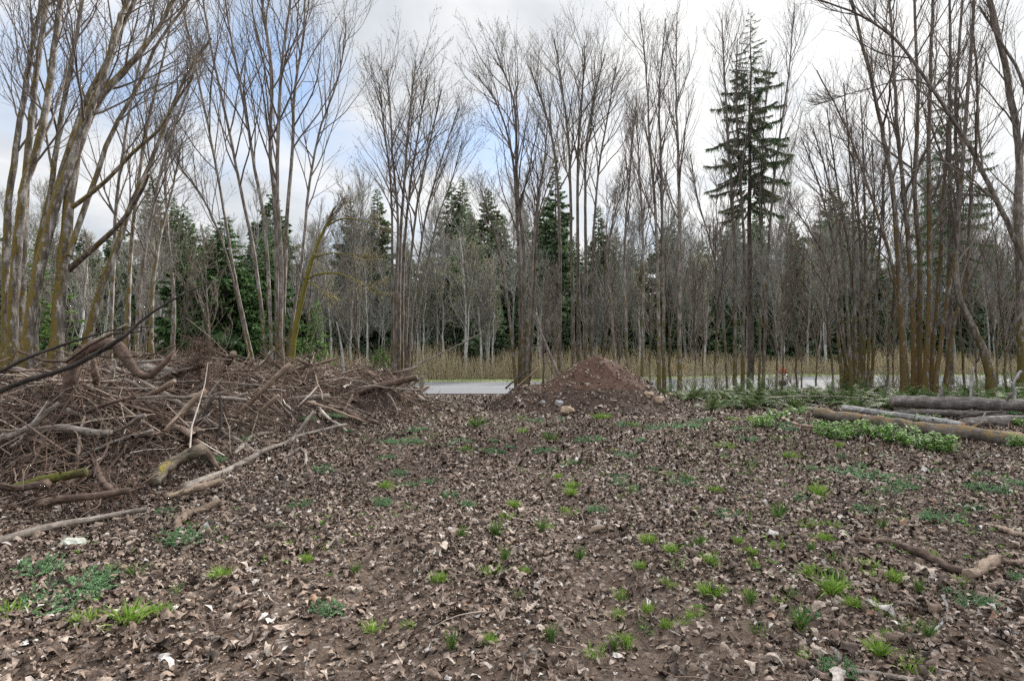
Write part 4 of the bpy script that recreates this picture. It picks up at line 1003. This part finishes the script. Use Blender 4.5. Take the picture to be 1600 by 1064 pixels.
# knotted roots and thin suckers hanging at the dark front of the heap
b = MB(); n = 700; x = rng.uniform(-7.5, -3.9, n); y = rng.uniform(5.9, 7.6, n); z = surf(x, y)
A, Ar = grow(np.stack([x, y, z + rng.uniform(0, .3, n)], -1), rng.normal(size=(n, 3)) + [.2, -.8, -.5], rng.uniform(.2, .8, n), rng.uniform(.004, .010, n), np.full(n, .002), 7, .3, -.12); b.tubes(A, Ar, 4)
tag(b.build('roots', W['brush_root']), 'hanging tangle of brown roots at the dark front of the heap', 'roots', kind='stuff')

# ------------------------------------------------------------------ leaf litter
def leaf_shapes(nring, count, two=True):
    out = []
    for _ in range(count):
        a = np.arange(nring) * 2 * np.pi / nring + rng.normal(size=nring) * .12
        lob = 1 + .18 * np.cos(3 * a + rng.uniform(0, 6)) * (nring > 8) + rng.normal(size=nring) * (.14 if nring < 12 else .2)
        rim = np.stack([np.cos(a) * lob, np.sin(a) * lob * rng.uniform(.35, .85), 0 * a], -1)
        c1, c2 = rng.normal(size=2) * .75; fold = rng.uniform(-.3, 1.1)
        def zf(p): return c1 * p[:, 0] ** 2 + c2 * p[:, 1] ** 2 + fold * np.abs(p[:, 1]) + .25 * p[:, 0] * p[:, 1] * rng.normal()
        rim[:, 2] = zf(rim) + rng.normal(size=nring) * .13
        i = np.arange(nring); j = (i + 1) % nring
        if two:
            mid = rim * [.55, .55, 0]; mid[:, 2] = zf(mid) + rng.normal(size=nring) * .07
            v = np.vstack([rim, mid, [[0, 0, 0]]])
            f = np.concatenate([np.stack([i, j, nring + j], -1), np.stack([i, nring + j, nring + i], -1), np.stack([nring + i, nring + j, 0 * i + 2 * nring], -1)])
        else:
            v = np.vstack([rim, [[0, 0, 0]]]); f = np.stack([i, j, 0 * i + nring], -1)
        v[:, 2] -= v[:, 2].min(); out.append((v, f))
    return out


def scatter(b, shapes, pos, size, tilt=.35, mi=0, nrm=None):
    n = len(pos); which = rng.integers(0, len(shapes), n)
    for k, (v, f) in enumerate(shapes):
        s = which == k; m = s.sum()
        if not m: continue
        az = rng.uniform(0, 6.28, m); up = unit(rng.normal(size=(m, 3)) * tilt + [0, 0, 1] + (0 if nrm is None else nrm[s]))
        e1 = unit(np.cross(up, np.stack([np.cos(az), np.sin(az), 0 * az], -1))); e2 = np.cross(up, e1)
        V = pos[s][:, None] + size[s][:, None, None] * (v[None, :, :1] * e1[:, None] + v[None, :, 1:2] * e2[:, None] + v[None, :, 2:] * up[:, None] * .75)
        b.add(V, (f[None] + (np.arange(m) * len(v))[:, None, None]).reshape(-1, 3), mi)


def cover(x, y):                                         # how much litter lies here: less on the wheel track
    c = .35 - .1 * y; t = np.exp(-((x - c - .75) / .42) ** 2) * .85 + np.exp(-((x - c + .9) / .36) ** 2) * .6
    v = .80 + 1.4 * fbm(x * .8, y * .8, 81) + .8 * fbm(x * 3, y * 3, 85) - t * (1 - sm(y, 13, 20))
    return np.clip(v, .3, 1) * np.where(pile(x, y) > .25, .35, 1) * np.where(inm(x, y) & (mound(x, y) > .25), .7 - .3 * (mound(x, y) > 1.0), 1)


b = MB()
def litter(n, y0, y1, shapes, s0, s1, tilt):
    y = np.sqrt(rng.uniform(y0 ** 2, y1 ** 2, n)); x = rng.uniform(-1.0, 1.0, n) * (y * .95 + 3)
    k = rng.random(n) < cover(x, y); x, y = x[k], y[k]
    e = .12; nr = np.stack([-(surf(x + e, y) - surf(x - e, y)) / (2 * e), -(surf(x, y + e) - surf(x, y - e)) / (2 * e), 0 * x], -1)
    scatter(b, shapes, np.stack([x, y, surf(x, y) + .002], -1), np.clip(rng.gamma(2.6, (s0 + s1) / 5.2, len(x)), s0 * .5, s1 * 2.1), tilt, 0, nr)
litter(215000, 2.0, 8, leaf_shapes(13, 40), .008, .0205, .27)
litter(135000, 8, 14, leaf_shapes(8, 20, False), .014, .030, .36)
litter(112000, 14, 22.4, leaf_shapes(6, 12, False), .021, .040, .36)
tag(b.build('fallen_leaves', W['leaf_dead']), 'brown and grey dead maple leaves littering the clearing', 'dead leaves', kind='stuff')
b = MB(); n = 56000
y = np.sqrt(rng.uniform(4, 140, n)); x = rng.uniform(-1, 1, n) * (y * .95 + 2)
scatter(b, leaf_shapes(5, 8, False), np.stack([x, y, surf(x, y) + .001], -1), rng.gamma(3, .0036, n), .5)
n = 8000; y = np.sqrt(rng.uniform(4, 260, n)); x = rng.uniform(-1, 1, n) * y; z = surf(x, y) + .012
az = rng.uniform(0, 6.28, n); A, Ar = grow(np.stack([x, y, z], -1), np.stack([np.cos(az), np.sin(az), rng.normal(size=n) * .1], -1), rng.gamma(2, .07, n) + .04, rng.uniform(.002, .006, n), np.full(n, .0015), 4, .12, 0)
b.tubes(A, Ar, 4)
tag(b.build('debris', W['chips'], smooth=False), 'small wood chips, bark bits and twigs on the soil', 'debris', kind='stuff')

# ------------------------------------------------------------------ ground plants
def grass_proto(n, h, spread, m, name, lean=.3):
    b = MB(); a = rng.uniform(0, 6.28, n); r = spread * rng.random(n) * np.where(rng.random(n) < .4, 1.4, 1) * (1 + .6 * np.cos(a - rng.uniform(0, 6)))
    base = np.stack([r * np.cos(a), r * np.sin(a), 0 * a - .01], -1)
    d = np.stack([np.cos(a) * lean, np.sin(a) * lean, 1 + 0 * a], -1) + rng.normal(size=(n, 3)) * .3
    b.blades(base, d, h * rng.uniform(.5, 1.1, n), rng.uniform(.0018, .0035, n) * (h / .15) ** .5, bend=.35, segs=3)
    return b.build(name, m)


def weed_proto(n, spread, h, m, name, ll=.06, lw=.008, seg=2, up=.35):
    """low mat of feathery or leafy shoots"""
    b = MB(); a = rng.uniform(0, 6.28, n); r = spread * np.sqrt(rng.random(n)); base = np.stack([r * np.cos(a), r * np.sin(a) * .8, 0 * a - .01], -1)
    d = unit(rng.normal(size=(n, 3)) * [1, 1, .3] + [0, 0, up * 2]); L = h * rng.uniform(.6, 1.3, n)
    tt = np.linspace(0, 1, 4)[None, :, None]; A = base[:, None] + d[:, None] * L[:, None, None] * tt - np.array([0, 0, .4]) * L[:, None, None] * tt ** 2 * .5
    b.tubes(A, np.full((n, 4), .0015), 3)
    k = 26; u = np.tile(np.linspace(.12, 1, k), (n, 1)); q, T = interp(A, u); sg = np.where(np.arange(k) % 2, 1, -1)[None, :, None]
    side = np.cross(T, [0, 0, 1.0]) * sg; dd = (side + T * .5 + [0, 0, .2]).reshape(-1, 3)
    m_ = n * k; b.blades(q.reshape(-1, 3), dd + rng.normal(size=(m_, 3)) * .25, ll * rng.uniform(.5, 1.1, m_) * np.tile(np.linspace(1.1, .5, k), n), lw * rng.uniform(.7, 1.2, m_), bend=.2, segs=seg)
    return b.build(name, m)


def spread_out(protos, spots, labf, cat, group):
    for i, (px, py, w) in enumerate(spots):
        p = protos[i % len(protos)]
        if cat == 'fern': x = (px - CX) / F * py; g = np.array([x, py, float(surf(x, py))]); s = w
        else: g = G(px, py); s = w / 2 * g[1] / F / p['half']
        o = p if i < len(protos) else p.copy()
        if i >= len(protos): COL.objects.link(o)
        o.location = tuple(g); o.rotation_euler = (0, 0, rs.uniform(0, 6.28)); s = float(np.clip(s, .4, 2.5)); o.scale = (s, s, s * .5 + .5)
        tag(o, labf[i] if i < len(labf) else labf[-1], cat, group)


gp = [grass_proto(120, .2, .045, W['grass_blade'], 'grass_tuft'), grass_proto(70, .13, .06, W['grass_blade'], 'grass_tuft', .5), grass_proto(60, .26, .03, W['grass_rush'], 'grass_tuft', .2), grass_proto(40, .16, .06, W['grass_blade'], 'grass_tuft', .4), grass_proto(150, .15, .07, W['grass_blade'], 'grass_tuft', .25), grass_proto(26, .2, .05, W['grass_rush'], 'grass_tuft', .3)]
for p in gp: p['half'] = .09
gs = [(202, 972, 55), (580, 988, 40), (775, 838, 28), (788, 812, 26), (688, 908, 24), (208, 900, 34), (345, 905, 30), (970, 935, 38), (720, 842, 18), (765, 900, 34),
      (1270, 900, 36), (1302, 880, 28), (1300, 925, 40), (1355, 885, 34), (1172, 945, 22), (1380, 960, 36), (1335, 950, 28), (1410, 985, 34), (1375, 1025, 34), (1420, 1050, 50), (1250, 985, 36),
      (1265, 825, 30), (1290, 845, 24), (1065, 890, 30), (1050, 865, 22), (1035, 912, 20), (905, 875, 20), (930, 1028, 34), (975, 1008, 34), (1008, 985, 20), (1275, 770, 26), (820, 675, 26), (745, 668, 30), (728, 705, 24),
      (250, 960, 26), (275, 930, 20), (480, 880, 18), (640, 980, 22), (705, 1015, 26), (1085, 965, 26), (1110, 930, 40), (1180, 990, 30), (1395, 910, 30), (1360, 900, 26), (1450, 1000, 26), (1135, 700, 34), (1190, 660, 40), (1215, 690, 26), (940, 655, 26),
      (985, 665, 24), (860, 690, 24), (1045, 745, 26), (1120, 770, 22), (990, 770, 22), (1015, 850, 24), (880, 800, 18), (845, 830, 20), (1210, 860, 20), (1155, 850, 18), (1240, 935, 22), (600, 765, 22), (450, 855, 18), (555, 900, 16), (10, 960, 50), (130, 975, 40)]
gs += [(rs.uniform(700, 1600), rs.uniform(650, 1040), rs.uniform(12, 24)) for _ in range(60)]
gl = ['small tuft of bright green grass growing through the dead leaves']
spread_out(gp, gs, ['tall bright grass tuft at the lower left beside the weed patch', 'bright grass tuft standing alone in the left foreground', 'dark taller grass tuft beside the wheel track'] + gl, 'grass', 'grass tufts in the clearing')
wp = [weed_proto(230, .24, .10, W['weed'], 'weed_patch', .026, .0032), weed_proto(150, .18, .09, W['weed'], 'weed_patch', .026, .0032), weed_proto(110, .16, .11, W['weed'], 'weed_patch', .03, .0035)]
for p, h in zip(wp, (.26, .2, .18)): p['half'] = h
ws = [(95, 935, 150), (290, 840, 90), (510, 953, 52), (615, 692, 56), (930, 688, 50), (1070, 668, 56), (1072, 757, 56), (1136, 808, 56), (1345, 745, 90), (1480, 812, 90), (1545, 765, 66), (1592, 757, 44), (470, 790, 46), (430, 826, 30), (502, 736, 44),
      (640, 675, 30), (1215, 665, 56), (60, 890, 80), (1515, 940, 80), (1590, 905, 40), (1230, 672, 40), (1160, 672, 40), (1390, 770, 50), (1100, 660, 40), (265, 800, 40), (330, 720, 40), (380, 690, 30), (480, 655, 30), (520, 650, 40), (150, 905, 70), (1310, 1050, 60), (1260, 965, 40), (905, 690, 24), (1320, 715, 30), (1020, 735, 30), (1000, 690, 26), (1430, 750, 40), (640, 690, 40), (770, 690, 20)]
ws += [(rs.uniform(520, 1600), rs.uniform(645, 800), rs.uniform(18, 46)) for _ in range(46)]
wl = ['large feathery green weed patch in the lower left foreground', 'green weed clump beside the splintered pale chunk of wood', 'small blue-green weed patch alone in the left foreground', 'blue-green weed patch left of the track near the heap', 'blue-green weeds in front of the dirt mound',
      'blue-green weeds right of the mound', 'round blue-green weed clump in the middle of the clearing', 'dense blue-green weed clump at the centre right', 'wide blue-green weed patch in the right half', 'flat weed patch above the weathered root',
      'low feathery green weed patch among the dead leaves']
spread_out(wp, ws, wl, 'weeds', 'weed patches in the clearing')


def broad_proto(n, spread, h, m, name, leaf=.035):
    """upright stems with pairs of small pointed leaves"""
    b = MB(); a = rng.uniform(0, 6.28, n); r = spread * np.sqrt(rng.random(n)); base = np.stack([r * np.cos(a), r * np.sin(a), 0 * a - .02], -1)
    A, Ar = grow(base, rng.normal(size=(n, 3)) * [.2, .2, 0] + [0, 0, 1], h * rng.uniform(.6, 1.15, n), np.full(n, .003), np.full(n, .0015), 4, .05, .05); b.tubes(A, Ar, 3)
    k = 12; u = np.tile(np.linspace(.25, 1, k), (n, 1)); q, T = interp(A, u); az = np.tile(np.arange(k) * 1.57 + (np.arange(k) % 2) * 1.57, (n, 1)) + rng.normal(size=(n, k)) * .4
    d = np.stack([np.cos(az), np.sin(az), .25 + 0 * az], -1).reshape(-1, 3); m_ = n * k
    b.blades(q.reshape(-1, 3), d, leaf * 2.0 * rng.uniform(.6, 1.2, m_), leaf * .5 * rng.uniform(.7, 1.2, m_), bend=.4, up=np.tile([0, 0, 1.0], (m_, 1)) + rng.normal(size=(m_, 3)) * .3, segs=3)
    return b.build(name, m)


b = MB(); n = 6500; y = np.sqrt(rng.uniform(6, 430, n)); x = rng.uniform(-.8, 1.0, n) * y
k = (fbm(x * .55, y * .55, 91) + .10 * sm(x, -1, 4) > .06) & (pile(x, y) < .3) & ~inm(x, y); x, y = x[k], y[k]; n = len(x)
q = np.stack([x, y, surf(x, y) + .005], -1).repeat(7, 0) + rng.normal(size=(n * 7, 3)) * [.02, .02, .004]
b.blades(q, rng.normal(size=(n * 7, 3)) * [1, 1, .2] + [0, 0, .7], rng.uniform(.02, .055, n * 7), rng.uniform(.004, .010, n * 7), bend=.3)
tag(b.build('sprouts', W['nettle']), 'tiny green seedlings and sprouts scattered over the leaf litter', 'sprouts', kind='stuff')
npr = [broad_proto(34, .26, .3, W['nettle'], 'nettle'), broad_proto(26, .22, .24, W['nettle'], 'nettle')]
for p in npr: p['half'] = .3
spread_out(npr, [(1462, 705, 60), (1430, 698, 56), (1400, 690, 60), (1372, 684, 50), (1340, 682, 56), (1312, 686, 56), (1290, 680, 40), (1300, 665, 40), (1445, 668, 36), (1215, 655, 40), (1192, 668, 40), (1245, 648, 34), (1590, 700, 30), (1598, 668, 36), (1385, 665, 30)],
           ['thick nettle clump at the right end of the row along the mossy log', 'nettle clump growing along the near side of the mossy log'], 'nettles', 'nettle clumps by the logs')


def fern_proto(nf, L, name='fern'):
    root = bpy.data.objects.new(name, None)
    b = MB(); az = np.arange(nf) * 2.4 + rng.normal(size=nf) * .3; el = rng.uniform(.45, 1.3, nf); l = L * rng.uniform(.7, 1.15, nf)
    D = np.stack([np.cos(az) * np.cos(el), np.sin(az) * np.cos(el), np.sin(el)], -1)
    A, Ar = grow(np.zeros((nf, 3)), D, l, np.full(nf, .004), np.full(nf, .0015), 10, .02, -.13); b.tubes(A, Ar, 3)
    k = 56; u = np.tile(np.repeat(np.linspace(.1, .99, k // 2), 2), (nf, 1)); q, T = interp(A, u); sg = np.where(np.arange(k) % 2, 1, -1)[None, :, None]
    d = unit(np.cross(T, [0, 0, 1.0])) * sg + T * .45
    ll = np.sin(np.clip(u, 0, 1) ** .7 * 3.0 + .12) * .11 * L / .8; m_ = nf * k
    b.blades(q.reshape(-1, 3), d.reshape(-1, 3), np.clip(ll.reshape(-1), .012, None), np.full(m_, .011), bend=.25, up=np.cross(T, np.cross([0, 0, 1.0], T)).reshape(-1, 3) + rng.normal(size=(m_, 3)) * .15, segs=1)
    bpy.data.objects.remove(root); return b.build(name, W['fern'])


fp = [fern_proto(18, .8), fern_proto(22, .9), fern_proto(14, .65)]
for p in fp: p['half'] = .75
fs = []
for i in range(50):
    px = 1070 + 560 * (i + rs.uniform(0, 1)) / 50; fs.append((px, rs.uniform(16.4, 20.5) - (1.0 if px > 1300 else 0), rs.uniform(1.0, 1.6)))
fs += [(1025, 20, .8), (1012, 20.4, .8), (1040, 19.6, .9)]
spread_out(fp, fs, ['green sword fern with arching fronds in the band under the right-hand trees'], 'fern', 'sword ferns under the trees')
